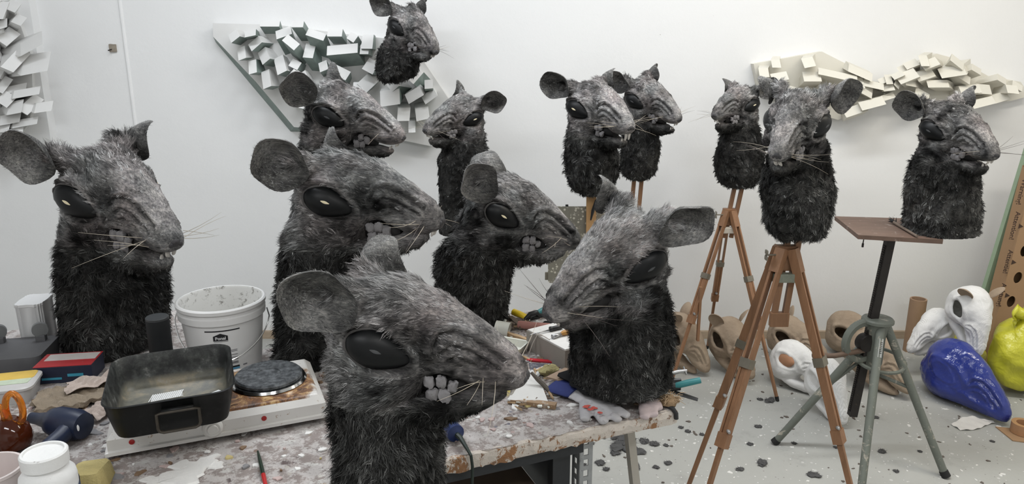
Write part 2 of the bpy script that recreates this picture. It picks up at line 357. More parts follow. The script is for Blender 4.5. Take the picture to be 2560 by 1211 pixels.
def rat(name_label, head_px, Y, yaw, pitch=0, roll=0, scale=1.0, nt=None, nb=None, base_z=None, jaw=4,
        cream_mark=True, ears=(0, 0), ear_scale=1.0, seed=1, vox=.005, furn=15000, dark=1.0, whisk=(5, 5), wdark=0.4, wl=.95, cat='rat head', tex=True, incisor=1.0, hang=False, tint=(1.03, 1.0, .985), ragged=0.02, molars=True, nlight=1.0, thin=0):
    """furry rat head on its neck. head_px: pixel of the point between the eyes, at distance Y; yaw: where the nose points (0 = along the wall, -90 = to the camera)"""
    rnd = random.Random(seed); rng = np.random.default_rng(seed)
    hc = PY(*head_px, Y); Rw = Matrix.Rotation(R_(yaw), 3, 'Z'); Ri = Rw.inverted()
    Yn = Y + (Rw @ Vector((-.055 * scale, 0, 0))).y
    def sect(px):
        a_, b_ = PY(px[0], px[2], Yn), PY(px[1], px[2], Yn); c_ = Ri @ ((a_ + b_) / 2 - hc) / scale
        return c_.x, c_.y, c_.z, (b_ - a_).length / 2 / scale
    k1, k2 = sect(nt), sect(nb)
    if base_z is None: base_z = hc.z + k2[2] * scale
    hz = hc.z - base_z; h = hz / scale; k2 = (k2[0], k2[1], -h, k2[3])
    Hm = Matrix.Rotation(R_(-pitch) * -1, 4, 'Y') @ Matrix.Rotation(R_(roll), 4, 'X'); Hi = Hm.inverted()   # pitch > 0: nose down
    mb = MB(); mb.rings(head_rings(), Hm); jr, JA = jaw_rings(R_(jaw)); mb.rings(jr, Hm)
    R = []; nz = 34; zs = [-.05, .0, .07, max(.12, -k1[2]), h]; rt = min(k1[3], .125)
    for k in range(nz):
        t = k / (nz - 1); z = -.05 + t * (h + .05)
        cx = np.interp(z, zs, [-.105, -.105, .6 * -.088 + .4 * k1[0], k1[0], k2[0]]); cy = np.interp(z, zs, [0, 0, k1[1] * .6, k1[1], k2[1]])
        rr = np.interp(z, zs, [.06, .100, .45 * .108 + .55 * rt, k1[3], k2[3]]) - .009
        if hang and t > .86: rr *= math.sqrt(max(.05, 1 - .6 * ((t - .86) / .14) ** 2))
        R.append([(cx + rr * math.cos(a) * (1 + .035 * math.sin(3 * a + 4 * t + seed)), cy + rr * math.sin(a) * (1 + .03 * math.cos(2 * a + 5 * t + seed)), -z) for a in [2 * math.pi * i / 36 for i in range(36)]])
    mb.rings(R)
    def ear_frame(s):
        ea = ears[0] if s > 0 else ears[1]; es = 1.06 * ear_scale * (1.0 if s > 0 else .98)
        ec = Vector((-.150, s * .150, .120)); nf = Vector((.56, s * .80, -.16)).normalized(); er_ = ec - Vector((-.10, s * .06, .09)); er_ = (er_ - nf * er_.dot(nf)).normalized()
        if thin == s:   # this ear has folded edge-on
            vw = Hi.to_3x3() @ (Ri @ (Vector((0, 0, CAM_H)) - hc)); vw.normalize(); nn_ = er_.cross(vw).normalized(); nn_ = nn_ if nn_.dot(nf) > 0 else -nn_; nf = (nn_ * .9 + nf * .18); nf = (nf - er_ * nf.dot(er_)).normalized(); es *= .85
        if ea: Q = Matrix.Rotation(R_(ea) * s, 3, er_); nf = Q @ nf
        return ec - er_ * (.078 * .88 * es), ec, nf, er_, es
    for s in (1, -1):   # thick furry root of each ear
        bp, ec, nf, er_, es = ear_frame(s); h0 = Vector((-.105, s * .055, .078)); h1 = ec - nf * .040 * es - er_ * .022; ax_ = (h1 - h0).normalized(); u1 = ax_.cross(Vector((0, 0, 1))).normalized(); u2 = u1.cross(ax_)
        mb.rings([[h0 + (h1 - h0) * k_ + (u1 * math.cos(2 * math.pi * i / 14) + u2 * math.sin(2 * math.pi * i / 14)) * rr for i in range(14)] for k_, rr in ((0, .050), (.35, .042), (.7, .038), (1.0, .034), (1.1, .018))], Hm)
    me = voxel(mb, vox); co = laplace(me, getco(me), 2); setco(me, co); no = getno(me)
    Hin = np.array(Hi.to_3x3()); Hmn = np.array(Hm.to_3x3())
    def rel(co, no):
        q = co @ Hin.T; qn = no @ Hin.T
        hw = np.clip((q[:, 2] + .155) / .04, 0, 1); d, r = relief(q, qn); return q, hw, d, r
    q, hw, d, er = rel(co, no)
    crn = np.clip((q[:, 2] - .05) / .06, 0, 1) * np.clip((.08 - q[:, 0]) / .1, 0, 1) + np.clip((-.10 - q[:, 0]) / .05, 0, 1)
    lump = (.0045 + .006 * crn) * vnoise(co * 26 + seed, 1) + .003 * vnoise(co * 60 + seed, 2) * np.clip(.3 + vnoise(co * 9, 3), .1, 1)
    tuft = .012 * np.abs(vnoise(co * np.array([40, 40, 30]) + seed, 5)) + .012 * vnoise(co * np.array([12, 12, 7]) + seed * 3, 6)
    snout = np.clip((q[:, 0] - .10) / .10, 0, 1); inside = (q[:, 0] > .02) & (np.abs(q[:, 2] + .086) < .03)
    d = d * hw + lump * (1 - .75 * snout) * hw + tuft * (1 - hw); d[inside & (np.abs(no[:, 2]) > .6)] *= .2
    bot = co[:, 2] < -h + .012
    co2 = co + no * d[:, None]
    if ragged and not hang:   # uneven lower hem
        low = np.clip((-h + .10 - co2[:, 2]) / .10, 0, 1); co2[:, 2] -= low * ragged * (vnoise(co2 * np.array([22, 22, 0.01]) + seed, 8) * .5 + .5) * 0; co2[bot, 2] = np.maximum(co2[bot, 2], -h)
    co2[:, 2] = np.maximum(co2[:, 2], -h) if not hang else co2[:, 2]
    setco(me, co2 * scale)
    # colour of the hide: dry-brushed grey on the head, near black on the neck
    def paint(co, q, hw, er):
        n1 = vnoise(co * np.array([22, 30, 30]) + seed, 11); n2 = vnoise(co * 70 + seed, 12); n3 = vnoise(co * 8 + seed, 13)
        top = np.clip((q[:, 2] + .02) / .12, 0, 1); sn = np.clip((q[:, 0] - .03) / .18, 0, 1)
        P = q[:, [0, 2]]
        g = .082 + .10 * n1 + .06 * n2 + .09 * n3 + .075 * top + .09 * sn
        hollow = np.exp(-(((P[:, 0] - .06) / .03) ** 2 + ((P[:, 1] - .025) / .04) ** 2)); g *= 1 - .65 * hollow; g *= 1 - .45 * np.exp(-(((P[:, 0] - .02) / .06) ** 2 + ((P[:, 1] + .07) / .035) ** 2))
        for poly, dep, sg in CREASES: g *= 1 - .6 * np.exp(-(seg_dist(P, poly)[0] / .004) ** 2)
        g = np.where(er < 1.02, .03, g); g *= 1 - .5 * np.exp(-((er - 1.04) / .05) ** 2); g += .065 * np.exp(-((er - 1.32) / .20) ** 2) * (q[:, 0] < .05)
        n4 = vnoise(co * np.array([30, 30, 22]) + seed, 14); nk = (.016 + .010 * n1 + .010 * n2 + .024 * np.clip(n3, 0, 1) + .022 * np.clip(n4, 0, 1) ** 1.5) * (1 + (nlight - 1) * np.clip((-.18 - co[:, 2]) / .12, 0, 1))
        ck = np.clip((-.02 - q[:, 2] + .03 * n3) / .15, 0, 1); k = np.clip(np.clip((q[:, 2] + .19 + .03 * n3) / .09, 0, 1) - ck ** 1.3 * .72, 0, 1)
        g = np.clip(g * k + nk * (1 - k), .005, .5) * dark
        hue = vnoise(co * 14 + seed, 17)[:, None]; tc = np.array(tint)[None, :] + hue * np.array([[.06, -.015, -.02]])
        tc = np.where(k[:, None] < .35, np.array([[1.0, 1.0, .96]]), tc)
        return np.clip(g[:, None] * tc, .004, .6)
    set_col(me, paint(co2, q, hw, er)); me.materials.clear(); me.materials.append(M_RSKIN)
    me.polygons.foreach_set('use_smooth', [True] * len(me.polygons))
    root = thing('rat_head', (0, 0, 0), R_(yaw), name_label, cat, 'furry rat heads with black almond eyes'); root.location = (hc.x, hc.y, hc.z - hz)
    U = Matrix.Translation((0, 0, hz)) @ Matrix.Scale(scale, 4)
    def place(o): o.matrix_basis = Matrix.Translation((0, 0, hz)); return o
    me.name = 'body'; place(link('body', me, root))
    # ---- fur: thin blades lying along the coat
    no2 = getno(me); me.calc_loop_triangles(); tri = np.empty(len(me.loop_triangles) * 3, int); me.loop_triangles.foreach_get('vertices', tri); tri = tri.reshape(-1, 3)
    A, B, D = co2[tri[:, 0]], co2[tri[:, 1]], co2[tri[:, 2]]; area = np.linalg.norm(np.cross(B - A, D - A), axis=1)
    qc = q[tri].mean(1); hwc = hw[tri].mean(1); erc = er[tri].mean(1); snc = np.clip((qc[:, 0] - .06) / .10, 0, 1)
    dens = np.where(hwc > .5, 1.0 - .72 * snc, .62) * np.where((erc < 1.45) & (hwc > .5), .45, 1.0); dens[erc < 1.08] = 0
    dens[(qc[:, 0] > .05) & (np.abs(qc[:, 2] + .083) < .022) & (np.abs(no2[tri].mean(1)[:, 2]) > .5)] = 0
    dens[(A[:, 2] < -h + .004) & (not hang)] = 0
    pr = area * dens; pr /= pr.sum(); NC = 5; nr = furn // NC; furn = nr * NC; ti = np.repeat(rng.choice(len(tri), nr, p=pr), NC)
    b = np.repeat(rng.random((nr, 2)), NC, 0); fl = b.sum(1) > 1; b[fl] = 1 - b[fl]; b = b[:, :, None]
    p = A[ti] + (B[ti] - A[ti]) * b[:, 0] + (D[ti] - A[ti]) * b[:, 1]
    nn = no2[tri[ti, 0]]; pq = p @ Hin.T; hwp = hwc[ti]; snp = snc[ti]
    flow = np.where(hwp[:, None] > .5, (np.array([[-1., 0, -.15]]) * np.ones((furn, 1))) @ Hmn.T, np.array([[-.1, 0, -1.]]))
    rep_ = lambda a_: np.repeat(a_, NC, 0)
    clump = np.stack([vnoise(p * 13 + 7 * k_ + seed, 20 + k_) + .6 * vnoise(p * 34 + 5 * k_ + seed, 24 + k_) for k_ in range(3)], 1); jit = rep_(rng.normal(0, 1, (nr, 3)))
    flow = flow + clump * np.where(hwp > .5, .62, 1.2)[:, None] + jit * np.where(hwp > .5, .16, .45)[:, None]
    flow -= nn * (flow * nn).sum(1)[:, None]; flow /= np.linalg.norm(flow, axis=1)[:, None] + 1e-9
    nk = 1 - hwp; cheek = np.maximum(np.clip((-.03 - pq[:, 2]) / .10, 0, 1) * np.clip((.14 - pq[:, 0]) / .1, 0, 1), ((pq[:, 0] > .03) & (pq[:, 2] < -.098)) * 1.0); back = np.clip((-.07 - pq[:, 0]) / .06, 0, 1)
    crown = np.clip((pq[:, 2] - .09) / .03, 0, 1) * np.clip((.08 - pq[:, 0]) / .08, 0, 1)
    lift = .05 + .10 * cheek + .10 * back + .14 * crown + .32 * nk + .10 * rep_(rng.random(nr))
    ln = (.016 + .004 * cheek + .003 * back + .004 * crown - .003 * nk) * (1 - .5 * snp) * rep_(rng.uniform(.6, 1.6, nr)) * rng.uniform(.75, 1.2, furn)
    dirv = flow * np.sqrt(np.clip(1 - lift ** 2, .05, 1))[:, None] + nn * lift[:, None]
    tip = p + dirv * ln[:, None] + np.array([[0, 0, -.18]]) * (ln * lift)[:, None]; mid = p + dirv * (ln * .55)[:, None]
    sidev = np.cross(dirv, nn); sidev /= np.linalg.norm(sidev, axis=1)[:, None] + 1e-9
    offs = rng.normal(0, 1, (furn, 3)); offs -= nn * (offs * nn).sum(1)[:, None]; offs *= (.0022 + .0022 * nk + .001 * cheek)[:, None]
    p = p + offs; mid = mid + offs * .75; tip = tip + offs * .35
    fine = np.interp(vox, [.0042, .0075], [1.0, 1.9]); sidej = sidev * (rng.normal(0, .13, furn) * ln)[:, None]; mid = mid + sidej; wd = fine * (.00042 + .0003 * nk + .0001 * cheek) * rng.uniform(.7, 1.4, furn)
    p0 = p - nn * .001; s_ = sidev * wd[:, None]; V = np.stack([p0 - s_, p0 + s_, mid + s_ * .8, mid - s_ * .8, tip], 1).reshape(-1, 3)
    if not hang: V[:, 2] = np.maximum(V[:, 2], -h)
    cbase = paint(p, pq, hwp, erc[ti]); lum = np.exp(rep_(rng.normal(0, .5, nr)) + rng.normal(0, .35, furn)) * rep_(np.where(rng.random(nr) < .08, 1.9, 1.0))
    cb = np.clip(cbase * lum[:, None], .003, .5); cb = np.repeat(cb, 5, 0); cb.reshape(-1, 5, 3)[:, 4] *= 1.35
    k = np.arange(furn) * 5; fm = bpy.data.meshes.new('fur')
    loops = np.concatenate([np.stack([k, k + 1, k + 2, k + 3, k + 3, k + 2, k + 4], 1)]).ravel()
    fm.vertices.add(furn * 5); fm.vertices.foreach_set('co', (V * scale).ravel()); fm.loops.add(furn * 7); fm.loops.foreach_set('vertex_index', loops)
    fm.polygons.add(furn * 2); fm.polygons.foreach_set('loop_start', np.stack([np.arange(furn) * 7, np.arange(furn) * 7 + 4], 1).ravel())
    fm.update(calc_edges=True); fm.validate(); set_col(fm, cb); fm.materials.append(M_RFUR); place(link('fur', fm, root, kind='stuff'))
    # ---- eyes, ears, nose, teeth, whiskers in the head frame
    bvh = BVHTree.FromPolygons([tuple(v) for v in q + (np.linalg.norm(co2 - co, axis=1)[:, None] * 0)], [tuple(t_) for t_ in tri])
    MU = Hm
    for s in (1, -1):
        cxe, cze = EYE_C
        hit = bvh.ray_cast(Vector((cxe, s * .4, cze)), Vector((0, -s, 0))); yb = abs(hit[0].y) if hit[0] else .138
        def esurf(u, v, lift_):   # point of the eyeball over the socket
            r2 = min(1, u * u + v * v); vv = v * (1 - .32 * max(-.2, u))
            c_, s__ = math.cos(EYE_T), math.sin(EYE_T); X = cxe + u * EYE_A * c_ - vv * EYE_B * s__; Zz = cze + u * EYE_A * s__ + vv * EYE_B * c_
            ht = bvh.ray_cast(Vector((X, s * .4, Zz)), Vector((0, -s, 0))); y0 = abs(ht[0].y) if ht[0] else yb
            y0 = .4 * y0 + .6 * (yb - .62 * (X - cxe))
            return Vector((X + .10 * math.sqrt(max(0, 1 - r2)) * .1, s * (y0 - .008 + .027 * math.sqrt(max(0, 1 - r2)) + lift_), Zz))
        em = MB(); N = 32; Rr = [[esurf(r * math.cos(2 * math.pi * i / N), r * math.sin(2 * math.pi * i / N), 0) for i in range(N)] for r in (1.04, .97, .9, .8, .66, .5, .34, .18, .06)]
        em.rings(Rr, MU, cap0=True, cap1=True)
        em.v = [tuple(Vector(v) * scale) for v in em.v]
        eo = place(em.build('eye', M_EYE, root, True, angle=80))
        rm = MB(); rm.tube([esurf(1.02 * math.cos(2 * math.pi * i / 40), 1.02 * math.sin(2 * math.pi * i / 40), .003 + rnd.uniform(-.0015, .0015)) * scale for i in range(40)], [(.0030 + rnd.uniform(-.0008, .0010)) * scale for i in range(40)], 6, None, True); rm.v = [tuple(MU @ Vector(v)) for v in rm.v]; place(rm.build('eye_rim', M_RIM, root, True))
        pm = MB(); pu, pv = -.12, .12  # small raised almond mark on the eyeball
        ring = lambda rr, lf: [esurf(pu + .17 * rr * math.cos(2 * math.pi * i / 14), pv + .09 * rr * math.sin(2 * math.pi * i / 14) * (1 - .5 * abs(math.cos(2 * math.pi * i / 14))), lf) for i in range(14)]
        pm.rings([ring(1, -.001), ring(1, .0012), ring(.5, .0016)], MU); pm.v = [tuple(Vector(v) * scale) for v in pm.v]
        po = pm.build('eye_mark', M_PUP if cream_mark else M_MARKD, eo, True)
        # ear
        bp, ec, nf, er_, es = ear_frame(s)
        et = er_.cross(nf).normalized(); em = MB(); n_ = 30; front, backr = [], []
        eseed = rnd.random() * 10
        for r in (0.06, .2, .4, .58, .75, .88, .96, 1.0):
            f_, b_ = [], []
            for i in range(n_):
                a = 2 * math.pi * i / n_; rad = r * (1 + .05 * math.sin(2 * a + eseed) + .035 * math.sin(5 * a + eseed * 2)); x_ = math.cos(a); y_ = math.sin(a)
                Lr = .078 * es * (1 + .0 * x_); pos = bp + er_ * (Lr * .88 + Lr * rad * x_) + et * (0.070 * es * rad * y_ * (1 - .25 * max(0, -x_)))
                cup = .060 * es * (r ** 1.8) + .010 * es * max(0, -x_) * r - .008 * math.sin(3 * a + eseed) * r ** 3 * es
                f_.append(pos + nf * (cup - .034)); b_.append(pos + nf * (cup - .034 - .006))
            front.append(f_); backr.append(b_)
        em.rings(front + backr[::-1], MU)
        # thick root of the ear
        cov = np.array([tuple(v) for v in em.v]); em.v = [tuple(Vector(v) * scale) for v in em.v]
        eo2 = place(em.build('ear', M_RSKIN, root, True, angle=70))
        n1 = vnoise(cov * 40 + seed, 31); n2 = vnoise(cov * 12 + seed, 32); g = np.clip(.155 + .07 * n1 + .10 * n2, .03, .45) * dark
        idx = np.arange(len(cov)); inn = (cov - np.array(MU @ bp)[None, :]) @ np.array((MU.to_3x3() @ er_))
        g *= np.clip(.45 + inn / .11, .4, 1.15); set_col(eo2.data, g[:, None] * np.array([[1., 1.0, .97]]))  # darker towards the ear base: shade of the cup painted into the colour
        # hairs on the ear
        Me = np.array(MU.to_3x3()); V_ = cov; idx_f = [f for f in em.f if len(f) == 4]; fi = np.array(idx_f); ctr = V_[fi].mean(1); ar = np.linalg.norm(np.cross(V_[fi[:, 1]] - V_[fi[:, 0]], V_[fi[:, 3]] - V_[fi[:, 0]]), axis=1); nf_ = np.cross(V_[fi[:, 2]] - V_[fi[:, 0]], V_[fi[:, 3]] - V_[fi[:, 1]]); nf_ /= np.linalg.norm(nf_, axis=1)[:, None] + 1e-12
        ne = max(500, furn // 22); pk = rng.choice(len(fi), ne, p=ar / ar.sum()); w4 = rng.dirichlet([1, 1, 1, 1], ne); pp = (V_[fi[pk]] * w4[:, :, None]).sum(1); ctr0 = np.array(MU @ (bp + er_ * .06)); nrm = nf_[pk]
        dr = np.array(MU.to_3x3() @ er_)[None, :] + .8 * np.stack([vnoise(pp * 40 + 3 * k_, 40 + k_) for k_ in range(3)], 1) + rng.normal(0, .35, (ne, 3)); dr -= nrm * (dr * nrm).sum(1)[:, None] * .9; dr /= np.linalg.norm(dr, axis=1)[:, None]
        le = rng.uniform(.005, .013, ne)[:, None]; sd = np.cross(dr, nrm); sd /= np.linalg.norm(sd, axis=1)[:, None] + 1e-9; we = .0005 * np.interp(vox, [.0042, .0075], [1.0, 1.9])
        ev = np.stack([pp - sd * we, pp + sd * we, pp + dr * le + nrm * .0015], 1).reshape(-1, 3) * scale
        fme = bpy.data.meshes.new('ear_hair'); fme.from_pydata(ev.tolist(), [], [(3 * k_, 3 * k_ + 1, 3 * k_ + 2) for k_ in range(ne)])
        ge = np.clip(.165 + .12 * vnoise(pp * 18 + seed, 33), .03, .4) * np.exp(rng.normal(0, .5, ne)) * dark * np.clip(.5 + ((pp - np.array(MU @ bp)[None, :]) @ np.array(MU.to_3x3() @ er_)) / .11, .4, 1.15); set_col(fme, np.repeat(np.clip(ge, .01, .5), 3)[:, None] * np.array([[1., 1., .97]])); fme.materials.append(M_RFUR); link('ear_hair', fme, eo2, kind='stuff')  # ear hair carries the same painted shade towards the base
    def sc_v(m_): m_.v = [tuple(Vector(v) * scale) for v in m_.v]; return m_
    nm = MB().ball((.258, 0, -.048), (.0175, .020, .016), 14, 9, MU, .06, seed)
    for s in (1, -1): nm.ball((.268, s * .013, -.052), (.006, .007, .008), 8, 6, MU)
    place(sc_v(nm).build('nose', M_NOSE, root, True))
    lin = MB(); lin.rings([[(x, wd * math.cos(a), -.083 + .030 * math.sin(a)) for a in [2 * math.pi * i / 16 for i in range(16)]] for x, wd in ((.02, .04), (.06, .050), (.10, .045), (.13, .034), (.145, .02))], MU)  # black core added between the jaws, stands for the shade inside the mouth
    place(sc_v(lin).build('mouth_shade_core', M_MOUTH, root, True))
    for s in (1, -1):
        im = MB(); L = .030 * incisor   # long front teeth
        im.rings([[(.246 - .004 * t_ * t_, s * .0085 + wx * cx_, -.062 - L * t_) if False else (.244 - .006 * t_ * t_ + .005 * cy_ * sc_, s * .0088 + .0075 * cx_ * sc_, -.064 - L * t_) for cx_, cy_ in [(math.cos(2 * math.pi * i / 8), math.sin(2 * math.pi * i / 8)) for i in range(8)]]
                  for t_, sc_ in ((0, 1), (.5, .98), (.85, .8), (1, .45))], MU)
        place(sc_v(im).build('tooth', M_TOOTH, root, True))
        im = MB(); im.rings([[(.210 + .004 * math.sin(a) * sc_, s * .0085 + .006 * math.cos(a) * sc_, z_) for a in [2 * math.pi * i / 8 for i in range(8)]] for z_, sc_ in ((-.105, 1), (-.090, .9), (-.082, .5))], MU @ JA)
        place(sc_v(im).build('tooth', M_TOOTH, root, True))
        for k_, (tx, tz) in enumerate([(.068, -.070), (.092, -.068), (.116, -.078), (.076, -.098), (.100, -.098)]):
            if rnd.random() < .12 or not molars: continue
            wdt = np.interp(tx, HX, HW) - .016; mm = MB(); sz = rnd.uniform(.8, 1.15)
            ang = math.atan2(np.interp(tx + .02, HX, HW) - np.interp(tx - .02, HX, HW), .04)
            mm.ball((0, 0, 0), (.0118 * sz, .0095, .0135 * sz), 10, 7, MU @ TR((tx + rnd.uniform(-.002, .002), s * wdt, tz), rnd.uniform(-.3, .3), rnd.uniform(-.45, .45), s * ang), .10, seed + k_)
            ctr_ = MU @ Vector((tx, s * wdt, tz)); mm.v = [tuple(ctr_ + (Vector(v) - ctr_) * (1 + .28 * (abs(((Vector(v) - ctr_).normalized()).x * ((Vector(v) - ctr_).normalized()).z) ** .8) * 2)) for v in mm.v]
            mm.v = [tuple(Vector(v) + Vector([rnd.uniform(-.0016, .0016) for _ in range(3)])) for v in mm.v]
            place(sc_v(mm).build('tooth', M_MOLAR, root, True))
        for k_ in range(whisk[0] if s > 0 else whisk[1]):
            b0 = Vector((.205 + rnd.uniform(-.03, .03), s * .046, -.048 + rnd.uniform(-.016, .016))); ln_ = rnd.uniform(.09, .19) * wl
            dv = Vector((rnd.uniform(-.55, .45), s * 1.0, rnd.uniform(-.35, .45))).normalized(); cv = Vector((rnd.uniform(-.3, .1), 0, rnd.uniform(-.45, .25)))
            pts = [b0 + dv * ln_ * t_ + cv * ln_ * t_ * t_ * .55 for t_ in (0, .25, .5, .75, 1)]
            place(sc_v(MB().tube(pts, [.0009, .0008, .0007, .0005, .00025], 5, MU)).build('whisker', M_WHISKD if rnd.random() < wdark else M_WHISK, root, True))
    return root
TABLE_Z = 0.75
RATS = [
 dict(name_label='furry rat head behind the black roasting pan, right ear cupped towards the wall relief', head_px=(300, 500), Y=2.13, yaw=-36, pitch=8, roll=2, scale=1.02, base_z=.751, nt=(152, 410, 700), nb=(168, 422, 890), seed=1, thin=1, nlight=1.2, vox=.005, furn=34000, wdark=.15),
 dict(name_label='small furry rat head hung high against the parallelogram wall relief', head_px=(1032, 78), Y=3.72, yaw=-47, pitch=17, roll=-2, scale=.74, nt=(940, 1050, 165), nb=(942, 1035, 200), seed=2, thin=1, jaw=-2, nlight=1.3, hang=True, vox=.008, furn=9000, cream_mark=False, wdark=.9),
 dict(name_label='furry rat head under the parallelogram wall relief, dull eye and crooked molars', head_px=(870, 290), Y=2.90, yaw=-17, pitch=8, roll=5, scale=.87, nt=(742, 892, 400), nb=(745, 900, 560), seed=3, thin=1, vox=.006, furn=16000, cream_mark=False),
 dict(name_label='furry rat head facing the wall relief from its right corner', head_px=(1143, 293), Y=3.45, yaw=-132, pitch=3, roll=-9, scale=.72, nt=(1092, 1228, 400), nb=(1098, 1225, 580), seed=4, thin=-1, vox=.0075, furn=12000),
 dict(name_label='furry rat head at the back of the table with wide open toothy mouth', head_px=(893, 496), Y=2.05, yaw=-18, pitch=0, roll=0, scale=.94, nt=(690, 907, 650), nb=(690, 900, 875), base_z=.752, seed=5, thin=1, vox=.005, furn=34000, jaw=-1),
 dict(name_label='furry rat head between bench tools and the paint-speckled panel', head_px=(1282, 536), Y=2.35, yaw=-3, pitch=13, roll=-1, scale=.85, nt=(1088, 1285, 640), nb=(1085, 1272, 785), base_z=.752, seed=6, vox=.0055, furn=28000, jaw=-1),
 dict(name_label='largest furry rat head, in front of the table edge, with grey blocky molars', head_px=(1027, 848), Y=1.30, yaw=-14, pitch=2, roll=-3, scale=.82, nt=(830, 1105, 1050), nb=(850, 1108, 1300), seed=7, vox=.0042, furn=60000, cream_mark=False, jaw=-2, wdark=.1),
 dict(name_label='furry rat head resting on paint-stained gloves at the table corner', head_px=(1529, 657), Y=1.80, yaw=-141, pitch=14, roll=-6, scale=.83, nt=(1418, 1690, 840), nb=(1422, 1675, 1005), base_z=.786, seed=8, thin=-1, molars=False, dark=1.2, vox=.0045, furn=40000, cream_mark=False, wdark=.9, jaw=0),
 dict(name_label='furry rat head with a notched ear and two long front teeth on an easel post', head_px=(1498, 275), Y=3.05, yaw=-63, pitch=3, roll=3, scale=.81, nt=(1406, 1550, 400), nb=(1420, 1540, 482), seed=9, thin=1, nlight=1.8, dark=1.1, hang=True, vox=.006, furn=16000, jaw=6, incisor=1.5, wdark=.1),
 dict(name_label='furry rat head peeking out behind the notched-ear rat', head_px=(1626, 253), Y=3.55, yaw=-57, pitch=10, roll=7, scale=.73, nt=(1548, 1650, 380), nb=(1550, 1640, 445), seed=10, thin=1, nlight=1.4, hang=True, vox=.0075, furn=11000, jaw=8, cream_mark=False, wdark=.6),
 dict(name_label='small furry rat head on the far wooden easel by the wall', head_px=(1838, 265), Y=3.60, yaw=-135, pitch=0, roll=0, scale=.68, nt=(1787, 1908, 380), nb=(1792, 1900, 462), seed=11, thin=-1, nlight=1.3, hang=True, vox=.0075, furn=11000, wdark=.7, jaw=3),
 dict(name_label='furry rat head facing forward on the near wooden easel', head_px=(1983, 318), Y=2.35, yaw=-121, pitch=9, roll=-3, scale=.73, nt=(1903, 2084, 470), nb=(1915, 2070, 592), seed=12, thin=-1, nlight=1.9, hang=True, vox=.0055, furn=28000, cream_mark=False, jaw=3, wdark=.1),
 dict(name_label='furry rat head with frayed skirt on the wooden stand platform', head_px=(2392, 330), Y=2.75, yaw=-82, pitch=6, roll=5, scale=.75, nt=(2275, 2440, 430), nb=(2262, 2438, 578), seed=13, thin=1, nlight=2.2, vox=.006, furn=18000, cream_mark=False, wdark=.7, jaw=5)]
for r_ in RATS: rat(**r_)
# ------------------------------------------------------------------ workbench
BROT = math.atan2(.385, .923); BC = Vector((.413, 1.739, 0))
def tl(px, py, z=TABLE_Z):   # pixel -> bench frame
    p = PZ(px, py, z) - BC; c, s = math.cos(-BROT), math.sin(-BROT); return Vector((p.x * c - p.y * s, p.x * s + p.y * c, z))
t = NT('bench_paint_crust', 0.6, 0.35)
c = t.mix(t.noise(16, 7, 0.75), (0.27, 0.215, 0.195), (0.50, 0.445, 0.425))
c = t.mix(t.ramp(t.noise(24, 8, 0.8, 0.15), [(0.47, (0, 0, 0)), (0.52, (1, 1, 1))]), c, (0.66, 0.62, 0.60))
c = t.mix(t.ramp(t.noise(12, 7, 0.8, 0.2), [(0.57, (0, 0, 0)), (0.62, (1, 1, 1))]), c, (0.19, 0.15, 0.145))
c = t.mix(t.ramp(t.noise(17, 7, 0.78, 0.2, st=(1, 1.6, 1)), [(0.57, (0, 0, 0)), (0.60, (1, 1, 1))]), c, (0.78, 0.76, 0.73))
c = t.mix(t.ramp(t.voro(34), [(0.0, (1, 1, 1)), (0.14, (1, 1, 1)), (0.2, (0, 0, 0))]), c, t.ramp(t.voro(34, out='Color'), [(0.2, (0.70, 0.67, 0.62)), (0.5, (0.28, 0.2, 0.16)), (0.62, (0.55, 0.40, 0.38)), (0.75, (0.75, 0.72, 0.7)), (0.9, (0.2, 0.19, 0.24))]))
c = t.mix(t.ramp(t.noise(6.1, 6, 0.7, 0.3), [(0.66, (0, 0, 0)), (0.69, (1, 1, 1))]), c, (0.62, 0.50, 0.16))
c = t.mix(t.ramp(t.noise(7.4, 6, 0.7, 0.3, st=(1.3, 1, 1)), [(0.71, (0, 0, 0)), (0.74, (1, 1, 1))]), c, (0.52, 0.12, 0.12))
t.color(c).bump(t.noise(26, 8, 0.8, 0.5), 0.9, 0.012); M_BENCH = t.m
t = NT('bench_edge_peeling', 0.65, 0.3)
c = t.mix(t.ramp(t.noise(16, 6, 0.75, 0.5, st=(1, 1, 0.6)), [(0.44, (0, 0, 0)), (0.47, (1, 1, 1))]), (0.30, 0.155, 0.075), (0.62, 0.56, 0.50))
c = t.mix(t.ramp(t.noise(60, 4), [(0.6, (0, 0, 0)), (0.66, (1, 1, 1))]), c, (0.22, 0.13, 0.08))
t.color(c).bump(t.noise(30, 6, 0.8), 0.8, 0.008); M_BEDGE = t.m
M_DSTEEL = simple('dark_steel', (0.020, 0.022, 0.025), 0.45, 0.4, 18, dirt=(0.09, 0.08, 0.07), dirt_amt=0.62)
M_SHELF = simple('dusty_brown_board', (0.13, 0.095, 0.07), 0.6, 0.35, 9, dirt=(0.25, 0.21, 0.18), dirt_amt=0.64)
M_ZINC = simple('zinc_angle_iron', (0.33, 0.34, 0.345), 0.45, 0.35, 45, metal=0.4, dirt=(0.08, 0.08, 0.08), dirt_amt=0.6)
M_GREYWOOD = simple('grey_painted_wood', (0.42, 0.39, 0.34), 0.7, 0.2, 14, dirt=(0.25, 0.17, 0.11), dirt_amt=0.62)
bench = thing('workbench', BC, BROT, 'long paint-crusted workbench on perforated steel legs, loaded with tools and rat heads', 'workbench')
rndb = random.Random(3); L0, D0 = -2.25, .80
